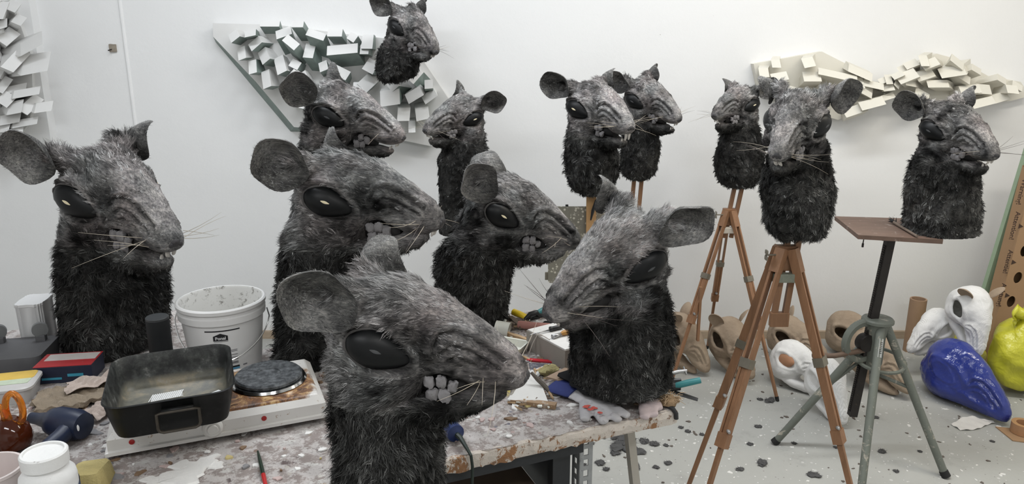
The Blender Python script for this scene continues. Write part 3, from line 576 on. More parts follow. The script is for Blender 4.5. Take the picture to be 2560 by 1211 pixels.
def bench_top():
    mb = MB(); nx, ny = 90, 30; V = []; F = []
    for j in range(ny + 1):
        for i in range(nx + 1):
            x = L0 + (-L0) * i / nx; y = D0 * j / ny
            if j == 0: y += rndb.uniform(-.004, .004)
            if i == nx: x += rndb.uniform(-.006, .004)
            edge = (j in (0, ny) or i in (0, nx)); V.append((x, y, TABLE_Z + (-.002 if edge else rndb.uniform(-.0015, .0015) )))
    W = nx + 1; F = [(j * W + i, j * W + i + 1, (j + 1) * W + i + 1, (j + 1) * W + i) for j in range(ny) for i in range(nx)]
    return mb.add(V, F)
bench_top().build('worktop', M_BENCH, bench, True, angle=75)
mb = MB(); mb.box((L0 / 2, D0 / 2, TABLE_Z - .022), (-L0 - .002, D0 - .002, .038)); mb.build('top_board', M_BEDGE, bench)
# lumpy paint skin along the front and right edges
mb = MB(); n = 160
R = []
for i in range(n + 1):
    x = L0 * (1 - i / n) - .001; d = .005 + rndb.uniform(0, .004); zt = TABLE_Z - .001 + rndb.uniform(-.003, .002); zb = TABLE_Z - .040 + rndb.uniform(-.004, .006)
    R.append([(x, .004, zt), (x, -d * .6, zt - .004), (x, -d, (zt + zb) / 2 + rndb.uniform(-.006, .006)), (x, -d * .5, zb), (x, .004, zb)])
mb.rings(R); mb.build('front_edge', M_BEDGE, bench)
mb = MB(); R = []
for i in range(51):
    y = D0 * i / 50; d = .005 + rndb.uniform(0, .005); zt = TABLE_Z - .001 + rndb.uniform(-.003, .002); zb = TABLE_Z - .04 + rndb.uniform(-.005, .006)
    R.append([(-.004, y, zt), (d * .6, y, zt - .004), (d, y, (zt + zb) / 2), (d * .5, y, zb), (-.004, y, zb)])
mb.rings(R); mb.build('end_edge', M_BEDGE, bench)
def angle_leg(x, y, sx, sy):
    mb = MB(); wdt = .038; th = .003; z0, z1 = 0.0, TABLE_Z - .041; step = .030; nh = int((z1 - z0) / step)
    for f in (0, 1):
        def b(c0, c1, za, zb):
            if f == 0: mb.box((x + sx * (c0 + c1) / 2, y + sy * th / 2, (za + zb) / 2), (abs(c1 - c0), th, zb - za))
            else: mb.box((x + sx * th / 2, y + sy * (c0 + c1) / 2, (za + zb) / 2), (th, abs(c1 - c0), zb - za))
        b(0, .013, z0, z1); b(.026, wdt, z0, z1)
        for k in range(nh + 1):
            za = z0 + k * step; b(.013, .026, za, min(za + .012, z1))
    mb.build('leg', M_ZINC, bench)
angle_leg(-.245, .05, 1, 1); angle_leg(-.245, .75, 1, -1); angle_leg(-2.15, .05, 1, 1); angle_leg(-2.15, .75, 1, -1)
# drawer frame of dark sheet steel under the top, and the lower shelf
mb = MB()
mb.box((-1.20, .035, TABLE_Z - .060), (1.90, .03, .035)); mb.box((-1.20, .76, TABLE_Z - .060), (1.90, .03, .035))
mb.build('apron', M_DSTEEL, bench)
mb = MB(); mb.box((-.285, .28, .60), (.035, .45, .20)); mb.box((-.31, .06, .60), (.02, .03, .24)); mb.box((-.75, .055, .515), (.95, .03, .035)); mb.build('steel_frame', M_DSTEEL, bench)
MB().box((-.80, .42, .525), (.95, .70, .018)).build('shelf', M_SHELF, bench)
a, b = tl(1588, 1060, .68), tl(1660, 1211, .28); a = Vector((-.07, .12, TABLE_Z - .042)); d = Vector((.10, -.02, -.71))
MB().bar(a, a + d, .035, .02).build('brace', M_GREYWOOD, bench)
# dried paint and plaster flakes stuck on the top
M_FLAKES = [simple('dried_white_paint', (0.74, 0.73, 0.71), 0.5, 0.12, 40, bump=0.3), simple('dried_pink_paint', (0.48, 0.37, 0.35), 0.6, 0.2, 40, bump=0.3),
            simple('dried_grey_paint', (0.22, 0.215, 0.22), 0.6, 0.25, 40, bump=0.3), simple('dried_ochre_paint', (0.52, 0.43, 0.20), 0.6, 0.2, 40), simple('dried_brown_glue', (0.20, 0.13, 0.08), 0.6, 0.25, 40)]
def blob_poly(r, rnd, n=11, asp=1.0):
    ph = rnd.uniform(0, 6.28); return [(asp * r * (1 + .35 * math.sin(2 * a + ph) + rnd.uniform(-.25, .25)) * math.cos(a), r * (1 + .3 * math.sin(3 * a + ph) + rnd.uniform(-.25, .25)) * math.sin(a)) for a in [2 * math.pi * i / n for i in range(n)]]
for mi, m in enumerate(M_FLAKES):
    mb = MB()
    for k in range([170, 120, 80, 30, 90][mi]):
        x, y = rndb.uniform(-1.9, -.05), rndb.uniform(.02, .77); r = rndb.uniform(.002, .010) * (1.5 if rndb.random() < .2 else 1)
        mb.blob(blob_poly(r, rndb, 9, rndb.uniform(.7, 1.8)), -.001, .0012 + mi * .0003 + rndb.uniform(0, .0008), TR((x, y, TABLE_Z + .0012), 0, 0, rndb.uniform(0, 6.28)))
    mb.build('paint_flakes', m, bench, kind='stuff')
mb = MB()   # the big white spill in front of the hotplate
for px, py, r in ((450, 1195, .035), (495, 1170, .022), (410, 1205, .02), (520, 1150, .016), (540, 1165, .014), (380, 1200, .012), (465, 1165, .016)):
    p = tl(px, py); mb.blob(blob_poly(r, rndb, 15, 1.7), -.001, .0028 + rndb.uniform(-.0012, .0012), TR((p.x, p.y, TABLE_Z + .001), 0, 0, rndb.uniform(-.3, .3)))
mb.build('paint_spill', M_FLAKES[0], bench)
# ------------------------------------------------------------------ things on the left half of the bench
def on(px, py, z=TABLE_Z): return PZ(px, py, z)
def text_mesh(body, size, bold=False):
    cu = bpy.data.curves.new('txt', 'FONT'); cu.body = body; cu.size = size; cu.align_x = 'CENTER'; cu.align_y = 'CENTER'; cu.extrude = 0.0004; cu.resolution_u = 3
    if bold: cu.offset = size * 0.018
    o = bpy.data.objects.new('txt', cu); C.objects.link(o); dg = bpy.context.evaluated_depsgraph_get(); me = bpy.data.meshes.new_from_object(o.evaluated_get(dg))
    v = [tuple(x.co) for x in me.vertices]; f = [tuple(p.vertices) for p in me.polygons]
    bpy.data.objects.remove(o); bpy.data.curves.remove(cu); bpy.data.meshes.remove(me); return v, f

# hotplate
M_ENAMEL = None
hp0 = on(265, 1160); hp = thing('hotplate', hp0, BROT, 'white enamel double hotplate with burnt brown stains under the roasting pan', 'hotplate')
t = NT('stained_enamel', 0.35, 0.5)
tc = t.n('ShaderNodeVectorMath', operation='DISTANCE'); t.l(t.co, tc.inputs[0]); tc.inputs[1].default_value = (.32, .10, .072)
dist = t.n('ShaderNodeMath', operation='MULTIPLY_ADD'); t.l(t.noise(22, 6, 0.75, 0.6), dist.inputs[0]); dist.inputs[1].default_value = -.11; t.l(tc.outputs['Value'], dist.inputs[2])
st = t.ramp(dist.outputs[0], [(0.05, (1, 1, 1)), (0.085, (0.9, 0.9, 0.9)), (0.10, (0, 0, 0))])
sep = t.n('ShaderNodeSeparateXYZ'); t.l(t.co, sep.inputs[0]); top = t.n('ShaderNodeMath', operation='GREATER_THAN'); t.l(sep.outputs[2], top.inputs[0]); top.inputs[1].default_value = .064
mk = t.mix(1.0, st, top.outputs[0], 'MULTIPLY')
stc = t.ramp(t.noise(30, 6, 0.8, 0.8), [(0.36, (0.035, 0.018, 0.012)), (0.5, (0.20, 0.085, 0.03)), (0.6, (0.48, 0.31, 0.13)), (0.72, (0.62, 0.52, 0.36))])
c = t.mix(t.noise(9, 5), (0.66, 0.64, 0.61), (0.76, 0.75, 0.73)); c = t.mix(t.ramp(t.noise(50, 4, 0.7), [(0.64, (0, 0, 0)), (0.68, (1, 1, 1))]), c, (0.42, 0.33, 0.26))
t.color(t.mix(mk, c, stc)); M_ENAMEL = t.m
HL, HD = .485, .27
mb = MB(); mb.rings([[(0, 0, z0), (HL, 0, z0), (HL, HD, z0), (0, HD, z0)] if False else
    [(i0, i0, z0), (HL - i0, i0, z0), (HL - i0, HD - i0, z0), (i0, HD - i0, z0)] for i0, z0 in ((.004, .012), (0, .014), (0, .022), (.006, .024), (.006, .050), (.022, .068), (.026, .070))])
mb.build('body', M_ENAMEL, hp)
for x, y in ((.04, .04), (HL - .04, .04), (.04, HD - .04), (HL - .04, HD - .04)): MB().lathe([(.012, 0), (.013, .013)], 12, TR((x, y, 0))).build('foot', M_DSTEEL, hp, True)
t = NT('burner_iron', 0.6, 0.4); d_ = t.n('ShaderNodeVectorMath', operation='LENGTH'); t.l(t.co, d_.inputs[0])
t.color(t.mix(t.ramp(t.noise(70, 4), [(0.4, (0, 0, 0)), (0.7, (1, 1, 1))]), (0.028, 0.032, 0.036), (0.13, 0.14, 0.15))); M_BURN = t.m
M_CHROME = simple('chrome', (0.75, 0.75, 0.75), 0.15, 0.1, 20, metal=1.0)
for x in (.135, .362):
    MB().lathe([(.086, .069), (.092, .072), (.088, .078), (.080, .078)], 40, TR((x, .145, 0))).build('drip_ring', M_CHROME, hp, True)
    o = MB().lathe([(.075, 0), (.082, .004), (.082, .010), (.078, .014), (.030, .0135), (.028, .011), (.004, .011)], 44).build('burner', M_BURN, hp, True); o.location = (x, .145, .076)
M_REDP = simple('red_lens', (0.36, 0.02, 0.02), 0.3, 0.1)
for x in (.055, .335): MB().lathe([(.006, 0), (.006, .0025), (.004, .0032)], 14, TR((x, .0068, .038), R_(90), 0, 0)).build('indicator', M_REDP, hp, True)
MB().lathe([(.023, 0), (.022, .010), (.017, .014), (.013, .013), (.011, .017)], 24, TR((.222, .008, .038), R_(90), 0, 0)).build('knob', M_ENAMEL, hp, True)
mb = MB(); v, f = text_mesh('220-240V 1500W', .006); mb.add(v, f, TR((.26, .036, .0702))); mb.build('printing', M_DSTEEL, hp)

# roasting pan standing on the hotplate
t = NT('pan_enamel_black', 0.42, 0.22)
c = t.mix(t.ramp(t.noise(34, 5, 0.8), [(0.56, (0, 0, 0)), (0.75, (1, 1, 1))]), (0.006, 0.0065, 0.0065), (0.022, 0.023, 0.021)); t.color(c); M_PAN = t.m
t = NT('pan_inside_glue', 0.45, 0.4)
sep = t.n('ShaderNodeSeparateXYZ'); t.l(t.co, sep.inputs[0])
c = t.ramp(t.noise(13, 6, 0.7, 0.4), [(0.3, (0.055, 0.058, 0.052)), (0.5, (0.12, 0.115, 0.09)), (0.62, (0.20, 0.17, 0.115)), (0.75, (0.26, 0.26, 0.25))])
c2 = t.ramp(t.noise(30, 6, 0.75), [(0.42, (0.012, 0.013, 0.013)), (0.6, (0.05, 0.053, 0.05)), (0.74, (0.22, 0.22, 0.21))])
hi = t.ramp(sep.outputs[2], [(0.016, (0, 0, 0)), (0.03, (1, 1, 1))]); t.color(t.mix(hi, c, c2)); M_PANIN = t.m
PZ0 = TABLE_Z + .0905
pa, pb, pd = PZ(285, 1108, PZ0), PZ(562, 1060, PZ0), None
pc = (pa + pb) / 2; prot = math.atan2((pb - pa).y, (pb - pa).x); pw = (pb - pa).length
pan = thing('roasting_pan', (pa.x, pa.y, PZ0), prot, 'deep black enamel roasting pan with dried glue residue, on the hotplate', 'pan')
PW, PD, PH = .228, .255, .082
def rrect(x0, x1, y0, y1, r, z, n=6):
    out = []
    for cx_, cy_, a0 in ((x1 - r, y0 + r, -90), (x1 - r, y1 - r, 0), (x0 + r, y1 - r, 90), (x0 + r, y0 + r, 180)):
        out += [(cx_ + r * math.cos(R_(a0 + 90 * k / n)), cy_ + r * math.sin(R_(a0 + 90 * k / n)), z) for k in range(n + 1)]
    return out
ex = .014
mb = MB(); prof = [(-.010, .0), (-.001, .004), (0, .012), (-ex * .5 * -1, PH * .5)]
ring = lambda e, z: rrect(-e, PW + e, -e, PD + e, .035 + e * .5, z)
mb.rings([ring(-.012, 0), ring(-.003, .003), ring(0, .012), ring(ex * .6, PH * .6), ring(ex, PH - .002), ring(ex + .003, PH), ring(ex, PH + .0015)], cap1=False); mb.build('body', M_PAN, pan, True, angle=50)
mb = MB(); mb.rings([ring(ex + .0005, PH + .0014), ring(ex - .002, PH - .003), ring(ex * .6 - .003, PH * .6), ring(-.003, .014), ring(-.010, .006)], cap0=False); mb.build('inside', M_PANIN, pan, True, angle=60)
for yy, sgn in ((-ex * .7, -1), (PD + ex * .7, 1)):
    x0, x1, z0, z1 = PW * .38, PW * .74, .014, .056; y = yy + sgn * .010; r = .010
    pts = [(x0, y, z1), (x0, y, z0 + r), (x0 + r * .3, y, z0 + r * .3), (x0 + r, y, z0), (x1 - r, y, z0), (x1 - r * .3, y, z0 + r * .3), (x1, y, z0 + r), (x1, y, z1), (x1 - r, y, z1 + .002), (x0 + r, y, z1 + .002)]
    h_ = MB().tube(pts, .0035, 8, closed=True).build('handle', simple('worn_handle_steel', (0.06, 0.052, 0.042), 0.4, 0.5, 60, metal=.5), pan, True)
    MB().tube([(x0 + r, y + sgn * -.004, z1 + .003), (x1 - r, y - sgn * .004, z1 + .003)], .0065, 8).build('bracket', M_PAN, pan, True)
# scraps inside the pan
M_GAUZE = simple('white_gauze', (0.72, 0.73, 0.73), 0.8, 0.1, 60)
def in_pan(px, py, z=.0075): return PZ(px, py, PZ0 + z)
p = in_pan(418, 992); g = thing('gauze_scrap', p, prot + .05, 'torn strip of white woven gauze lying in the roasting pan', 'gauze')
mb = MB()
for k in range(9): mb.bar((-.034 + .0012 * (k % 3), -.016 + k * .004, .001), (.034 - .002 * (k % 2), -.016 + k * .004 + .002, .0015), .0016, .001)
mb.build('weft_threads', M_GAUZE, g, kind='stuff')
mb = MB()
for k in range(15): mb.bar((-.033 + k * .0046 - .006, -.017, .0018), (-.033 + k * .0046 + .004, .019, .002), .0016, .001)
mb.build('warp_threads', M_GAUZE, g, kind='stuff')
p = in_pan(538, 985); MB().box((0, 0, .001), (.010, .026, .0025), TR((0, 0, 0), .0, 0, -.5), jit=.002).build('plaster_scrap', M_GAUZE, None, label='small white plaster sliver in the corner of the roasting pan', cat='scrap').location = p

# white glue bucket
M_PPWHITE = simple('white_plastic', (0.70, 0.695, 0.685), 0.42, 0.05, 12, dirt=(0.42, 0.40, 0.36), dirt_amt=0.70)
t = NT('bucket_dirty_inside', 0.5, 0.4); c = t.mix(t.ramp(t.noise(42, 6, 0.75, .4), [(0.54, (0, 0, 0)), (0.66, (1, 1, 1))]), (0.66, 0.655, 0.63), (0.20, 0.19, 0.17)); t.color(c); M_BUCKIN = t.m
bp_ = on(563, 918); bp_.y += .02; BRB, BRT = .094, .114
BH = .20
bucket = thing('glue_bucket', bp_, 0, 'open white plastic glue bucket with wire handle and printed label', 'bucket')
MB().lathe([(BRB - .004, 0), (BRB, .004), (BRT - .005, BH - .045), (BRT + .002, BH - .043), (BRT + .003, BH - .026), (BRT - .002, BH - .024), (BRT - .001, BH - .014), (BRT + .005, BH - .012), (BRT + .006, BH - .003), (BRT + .002, BH), (BRT - .003, BH)], 56, cap1=False).build('wall', M_PPWHITE, bucket, True, angle=35)
mb = MB(); n = 56; prof = [(BRT - .0028, BH), (BRT - .006, BH - .004), (BRB - .001, .012), (.002, .010)]
mb.rings([[(r * math.cos(2 * math.pi * i / n), r * math.sin(2 * math.pi * i / n), z) for i in range(n)] for r, z in prof], cap0=False); mb.build('inside', M_BUCKIN, bucket, True)
# wire bail hanging down in front
hw_ = BRT + .007; pts = []
for k in range(25):
    a = math.pi * k / 24; pts.append((hw_ * math.cos(a) * (1.06 if 0 < k < 24 else 1.0), -.035 * math.sin(a) - .085 * math.sin(a) ** 2 * 1.0, BH - .034 - .112 * math.sin(a) ** .8))
o = MB().tube([tuple(p) for p in pts], .0019, 7).build('bail', M_CHROME, bucket, True); o.rotation_euler = (0, 0, R_(8))
M_BLK = simple('black_print', (0.010, 0.010, 0.012), 0.5, 0.05); M_PRW = simple('white_print', (0.8, 0.8, 0.8), 0.5, 0.03); M_PRB = simple('blue_print', (0.10, 0.32, 0.50), 0.5, 0.05); M_PRG = simple('grey_print', (0.16, 0.16, 0.17), 0.5, 0.05)
def wrap(v, az, z0, proud):   # flat label point -> bucket wall; az: direction on the bucket in degrees
    out = []
    for x, y, zz in v:
        z = z0 + y; r = BRB + (BRT - .005 - BRB) * z / (BH - .045) + proud + max(0, zz) * .3; a = R_(az) + x / r
        out.append((r * math.cos(a), r * math.sin(a), z))
    return out
AZ = -90 + math.degrees(math.atan2(-bp_.x, bp_.y)) - 3
def strip(x0, x1, y0, y1, nx=10):
    return [(x0 + (x1 - x0) * i / nx, y, 0) for y in (y0, y1) for i in range(nx + 1)], [(i, i + 1, nx + 2 + i, nx + 1 + i) for i in range(nx)]
def label_part(name, shapes, mat, proud=.0006):
    mb = MB()
    for v, f in shapes: mb.add(wrap(v, AZ, 0, proud), f)
    mb.build(name, mat, bucket)
label_part('label_rule', [strip(-.046, .046, .139, .1425)], M_BLK)
hx0 = -.006; hv = [(hx0 - .019, .112, 0), (hx0, .112, 0), (hx0 + .019, .112, 0), (hx0 + .019, .126, 0), (hx0, .134, 0), (hx0 - .019, .126, 0), (hx0, .126, 0)]
label_part('logo_house', [(hv, [(0, 1, 6, 5), (1, 2, 3, 6), (5, 6, 4), (6, 3, 4)])], M_BLK)
tv, tf = text_mesh('Ponal', .0125, True); label_part('logo_text', [([(x + hx0, y + .1195, z) for x, y, z in tv], tf)], M_PRW, .0011)
label_part('logo_rule', [strip(hx0 - .018, hx0 + .019, .109, .1105)], M_PRG)
label_part('small_print', [strip(x0, .034, y, y + .0016, 5) for x0, y in ((.014, .080), (.018, .076), (.000, .066), (.004, .058), (.008, .0535), (.020, .051), (.002, .044), (.006, .0415), (.003, .039))], M_PRG)
label_part('black_bar', [strip(.004, .036, .0275, .032)], M_BLK); label_part('blue_bar', [strip(.004, .036, .0215, .0272)], M_PRB); label_part('side_mark', [strip(.046, .058, .027, .031)], M_PRG)

# tall black can
p = on(414, 962); cz = 0
M_MATBLK = simple('matte_black', (0.010, 0.011, 0.012), 0.5, 0.2, 20, spec=.2)
cn = thing('black_can', (p.x, p.y, TABLE_Z), 0, 'plain matte black cylindrical can between the roasting pan and the glue bucket', 'can')
MB().lathe([(.027, 0), (.029, .003), (.029, .187), (.028, .190)], 30).build('body', M_MATBLK, cn, True, angle=35)
MB().lathe([(.0288, .188), (.0288, .193), (.027, .195), (.002, .1945)], 30).build('lid', simple('dusty_black', (0.035, 0.038, 0.040), 0.5, 0.4, 40), cn, True, angle=35)

# cabinet behind the bench
M_CAB = simple('grey_cabinet', (0.30, 0.28, 0.26), 0.6, 0.25, 8, dirt=(0.45, 0.42, 0.40), dirt_amt=.6)
cab = thing('low_cabinet', BC, BROT, 'low grey storage cabinet standing behind the workbench', 'cabinet')
MB().box((-1.65, 1.04, .3725), (1.2, .44, .745), bev=.004).build('body', M_CAB, cab)
MB().box((-1.65, 1.04, .742), (1.22, .455, .016), bev=.003).build('top', M_BENCH, cab)
for k in range(2):
    d_ = MB().box((-1.95 + k * .6, .8145, .36), (.58, .012, .68), bev=.003).build('door', M_CAB, cab); MB().tube([(-1.70 + k * .1, .804, .45), (-1.70 + k * .1, .804, .55)], .005, 8).build('handle', M_CHROME, d_, True)

# crusted board with dried clay, peeling paper
M_CLAYB = simple('dried_clay_crust', (0.23, 0.185, 0.135), 0.8, 0.45, 26, bump=0.9, dirt=(0.40, 0.35, 0.30), dirt_amt=.60)
p = on(198, 1002); b_ = thing('crusted_board', p, BROT + .12, 'brown board crusted with dried clay left of the roasting pan', 'board')
MB().sheet(lambda u, v: ((u - .5) * .19 + .006 * math.sin(9 * v), (v - .5) * .125 + .006 * math.sin(11 * u), .0215 + .005 * math.sin(17 * u + 3) * math.sin(13 * v) + .003 * math.sin(41 * u + 17 * v)), 30, 22, .013).build('board', M_CLAYB, b_, True, angle=60)
M_KRAFT = simple('stained_paper', (0.42, 0.35, 0.31), 0.8, 0.2, 18)
for k, (px, py, w_, d_, rz, lab) in enumerate([(228, 966, .11, .07, .5, 'torn brown paper scrap curling on the crusted board edge'), (246, 1036, .07, .08, -.2, 'crumpled pinkish paper rag beside the hotplate corner')]):
    p = on(px, py, TABLE_Z + .021 if k == 0 else TABLE_Z); o = MB().sheet(lambda u, v: ((u - .5) * w_ * (1 + .1 * math.sin(7 * v)), (v - .5) * d_ * (1 + .12 * math.sin(8 * u)), .004 + .012 * abs(math.sin(5 * u + 3 * v + k)) * (.4 + u) + .006 * math.sin(15 * v + 6 * u) ** 2), 14, 12, .0012).build('paper_scrap', M_KRAFT, None, label=lab, cat='paper')
    o.location = p; o.rotation_euler = (0, 0, rz)

# printed carton
p = on(162, 958); ct = thing('printed_carton', p, R_(9), 'small flattened carton with red stripe and navy side', 'carton')
M_NAVY = simple('navy_card', (0.018, 0.022, 0.045), 0.5, 0.3, 30); M_REDC = simple('red_card', (0.42, 0.03, 0.035), 0.5, 0.15, 30, dirt=(.6, .5, .48), dirt_amt=.62); M_WHC = simple('white_card', (0.60, 0.56, 0.54), 0.6, 0.15, 40); M_CYC = simple('cyan_print', (0.05, 0.30, 0.42), 0.5, 0.2, 30)
MB().box((0, .045, .024), (.145, .09, .048), bev=.002).build('side', M_NAVY, ct)
mb = MB(); mb.box((0, .045, .0488), (.146, .091, .0016)); mb.build('top', M_REDC, ct); MB().box((.004, .062, .0500), (.13, .044, .0010)).build('top_panel', M_WHC, ct)
mb = MB(); mb.box((-.03, -.0006, .014), (.05, .0012, .006)); mb.box((.03, -.0006, .022), (.04, .0012, .008)); mb.build('print', M_CYC, ct)
# castor tray
p = on(36, 924); ca = thing('castor_tray', p, R_(12), 'upturned grey plastic dolly tray with black castors by the wall', 'tray')
M_GREYP = simple('grey_plastic', (0.10, 0.10, 0.105), 0.5, 0.25, 15)
mb = MB(); mb.rings([rrect(-.085, .085, -.05, .11, .02, 0), rrect(-.09, .09, -.055, .115, .02, .035), rrect(-.088, .088, -.053, .113, .02, .052)], cap1=True); mb.build('tray', M_GREYP, ca, True, angle=50)
for x, y in ((-.055, -.02), (.05, .08), (-.06, .085)):
    c_ = MB().box((x, y, .060), (.026, .020, .020), bev=.003).build('castor', M_GREYP, ca); MB().lathe([(.006, -.008), (.021, -.007), (.021, .007), (.006, .008)], 20, TR((x, y, .085), R_(90), 0, R_(20))).build('wheel', simple('rubber_grey', (0.16, 0.165, 0.165), 0.6), c_, True, angle=35)
# ribbed white container
p = on(104, 866); rb = thing('ribbed_container', p, R_(10), 'translucent white ribbed plastic container leaning against the wall side', 'container')
mb = MB(); pts = []
for i in range(72):
    a = 2 * math.pi * i / 72; e_ = (abs(math.cos(a)) ** .35 * math.copysign(1, math.cos(a)), abs(math.sin(a)) ** .35 * math.copysign(1, math.sin(a))); k = 1 + .035 * math.cos(a * 18); pts.append((e_[0] * .036 * k, e_[1] * .05 * k))
mb.rings([[(x * s_, y * s_, z) for x, y in pts] for z, s_ in ((0, .92), (.005, .95), (.14, 1.0), (.142, 1.04), (.15, 1.04))]); mb.build('wall', simple('milky_plastic', (0.66, 0.66, 0.66), 0.35, 0.05), rb, True, angle=40)

# food box with colourful lid
p = on(20, 1006); fb = thing('food_box', p, R_(16), 'translucent food box with a yellow and orange printed lid', 'plastic box')
M_MILK = simple('milky_box', (0.46, 0.45, 0.44), 0.35, 0.15, 12)
mb = MB(); mb.rings([rrect(-.075, .055, -.02, .08, .02, 0), rrect(-.085, .062, -.026, .088, .024, .035), rrect(-.09, .066, -.03, .092, .026, .037), rrect(-.09, .066, -.03, .092, .026, .043), rrect(-.082, .058, -.022, .084, .022, .047)]); mb.build('box', M_MILK, fb, True, angle=40)
mb = MB(); mb.prism([(x, y) for x, y, z in rrect(-.08, .056, .030, .082, .012, 0)], .0468, .0480); mb.build('label', simple('yellow_label', (0.62, 0.42, 0.08), 0.5, 0.25, 25), fb)
MB().prism([(-.078, .0), (.05, .0), (.054, .03), (-.078, .03)], .0468, .0482).build('label', simple('pale_label', (0.48, 0.55, 0.42), 0.5, 0.3, 30, dirt=(.6, .28, .06), dirt_amt=.6), fb)

# amber glass
t = NT('amber_glass', 0.05, 0.5); t.color((0.85, 0.30, 0.03)); t.b.inputs['Transmission Weight'].default_value = 0.85; t.b.inputs['IOR'].default_value = 1.45; M_AMBER = t.m
p = on(36, 1122); ag = thing('amber_glass_vessel', p, 0, 'glossy amber glass vessel with two looped handles', 'glass')
MB().lathe([(.022, 0), (.036, .008), (.042, .03), (.036, .055), (.022, .07), (.016, .076)], 24).build('body', simple('dark_amber', (0.055, 0.012, 0.004), 0.08, 0.3, 12), ag, True)
for (cx_, cz_, rx_, rz_, az_) in ((.016, .098, .019, .038, .2), (-.030, .080, .021, .024, .9)):
    MB().tube([(cx_ + rx_ * math.cos(a), .25 * rx_ * math.sin(a) * az_, cz_ + rz_ * math.sin(a)) for a in [2 * math.pi * i / 22 for i in range(22)]], .0075, 10, closed=True).build('handle', M_AMBER, ag, True)

# navy hot-air gun
p = on(180, 1095); hg = thing('hot_air_gun', p, R_(165), 'navy blue hot-air gun lying between amber glass and hotplate', 'tool')
M_BLUEP = simple('navy_plastic', (0.012, 0.019, 0.045), 0.42, 0.25, 12)
MB().lathe([(.010, -.045), (.030, -.040), (.036, -.02), (.036, .03), (.030, .05), (.020, .06), (.014, .09), (.013, .11)], 24, TR((0, 0, .036), 0, R_(90), 0)).build('barrel', M_BLUEP, hg, True)
MB().tube([(-.01, 0, .036), (-.02, .05, .030), (-.02, .10, .022)], [.022, .019, .017], 12).build('grip', M_BLUEP, hg, True)
MB().ball((-.036, .018, .040), (.009, .005, .012), 10, 8).build('switch', M_PRW, hg, True)
MB().tube([(-.02, .095, .02), (.01, .12, .008), (.05, .125, .006), (.075, .115, .006)], .004, 8).build('cord', M_MATBLK, hg, True)

# white primer jar
p = on(137, 1290); j = thing('primer_jar', p, 0, 'white primer jar with paint-smeared lid and navy label', 'jar')
t = NT('smeared_white', 0.5, 0.4); c = t.mix(t.noise(14, 5), (0.70, 0.70, 0.69), (0.80, 0.80, 0.79)); c = t.mix(t.ramp(t.noise(48, 5, .7), [(0.66, (0, 0, 0)), (0.70, (1, 1, 1))]), c, (0.40, 0.39, 0.38)); t.color(c).bump(t.noise(22, 5), .5, .006); M_SMEAR = t.m
MB().lathe([(.045, 0), (.050, .004), (.050, .082), (.048, .094), (.040, .104), (.037, .108), (.037, .116)], 40).build('body', M_SMEAR, j, True, angle=50)
MB().lathe([(.039, .112), (.041, .114), (.0415, .138), (.039, .141), (.035, .141), (.034, .137), (.002, .136)], 40).build('lid', M_SMEAR, j, True, angle=40)
mb = MB(); R0 = [[(.0515 * math.cos(a), .0515 * math.sin(a), z) for z in (.022, .060 + .012 * math.sin(a * 1.3))] for a in [R_(-75 + 5 * k) for k in range(26)]]
for a_, b_2 in zip(R0[:-1], R0[1:]): mb.add([a_[0], b_2[0], b_2[1], a_[1]], [(0, 1, 2, 3)])
mb.build('label', simple('navy_label', (0.02, 0.05, 0.14), 0.5), j)
# white tub cut by the frame
p = on(-12, 1275); tb = thing('paint_tub', p, 0, 'open white tub with pink paint residue, beside the primer jar', 'tub')
mb = MB(); n = 40
mb.rings([[(r * math.cos(2 * math.pi * i / n), r * math.sin(2 * math.pi * i / n), z) for i in range(n)] for r, z in ((.050, 0), (.053, .004), (.060, .085), (.063, .086), (.063, .092), (.058, .092), (.050, .012), (.004, .010))]); mb.build('wall', simple('pinkish_tub', (0.62, 0.55, 0.53), 0.4, 0.1, 10), tb, True, angle=40)
# yellow sponge
p = on(236, 1215); sp_ = MB(); sp_.box((0, 0, .026), (.062, .085, .052), bev=.010); sp_.v = [(x + rndb.uniform(-.0025, .0025) - .2 * (z - .02), y + rndb.uniform(-.0025, .0025), z * (1.0 - .25 * (y > .0)) ) for x, y, z in sp_.v]
o = sp_.build('sponge', simple('yellow_sponge', (0.60, 0.50, 0.22), 0.9, 0.15, 60, bump=.8), None, True, label='pale yellow foam sponge between primer jar and hotplate', cat='sponge'); o.location = p; o.rotation_euler = (0, 0, R_(12))
# paintbrush with dark green handle
a, b2 = on(645, 1135), on(668, 1235); br = thing('thin_paintbrush', a, 0, 'thin paintbrush with dark green and red handle lying on the bench', 'paintbrush'); d_ = (b2 - a)
MB().tube([(0, 0, .006), tuple(d_ * .25 + Vector((0, 0, .007))), tuple(d_ * .62 + Vector((0, 0, .007)))], [.0022, .0042, .0048], 10).build('handle', simple('dark_green_lacquer', (0.008, 0.022, 0.012), 0.3), br, True)
MB().tube([tuple(d_ * .62 + Vector((0, 0, .007))), tuple(d_ + Vector((0, 0, .006)))], [.005, .004], 10).build('grip', simple('red_lacquer', (0.40, 0.02, 0.02), 0.3), br, True)
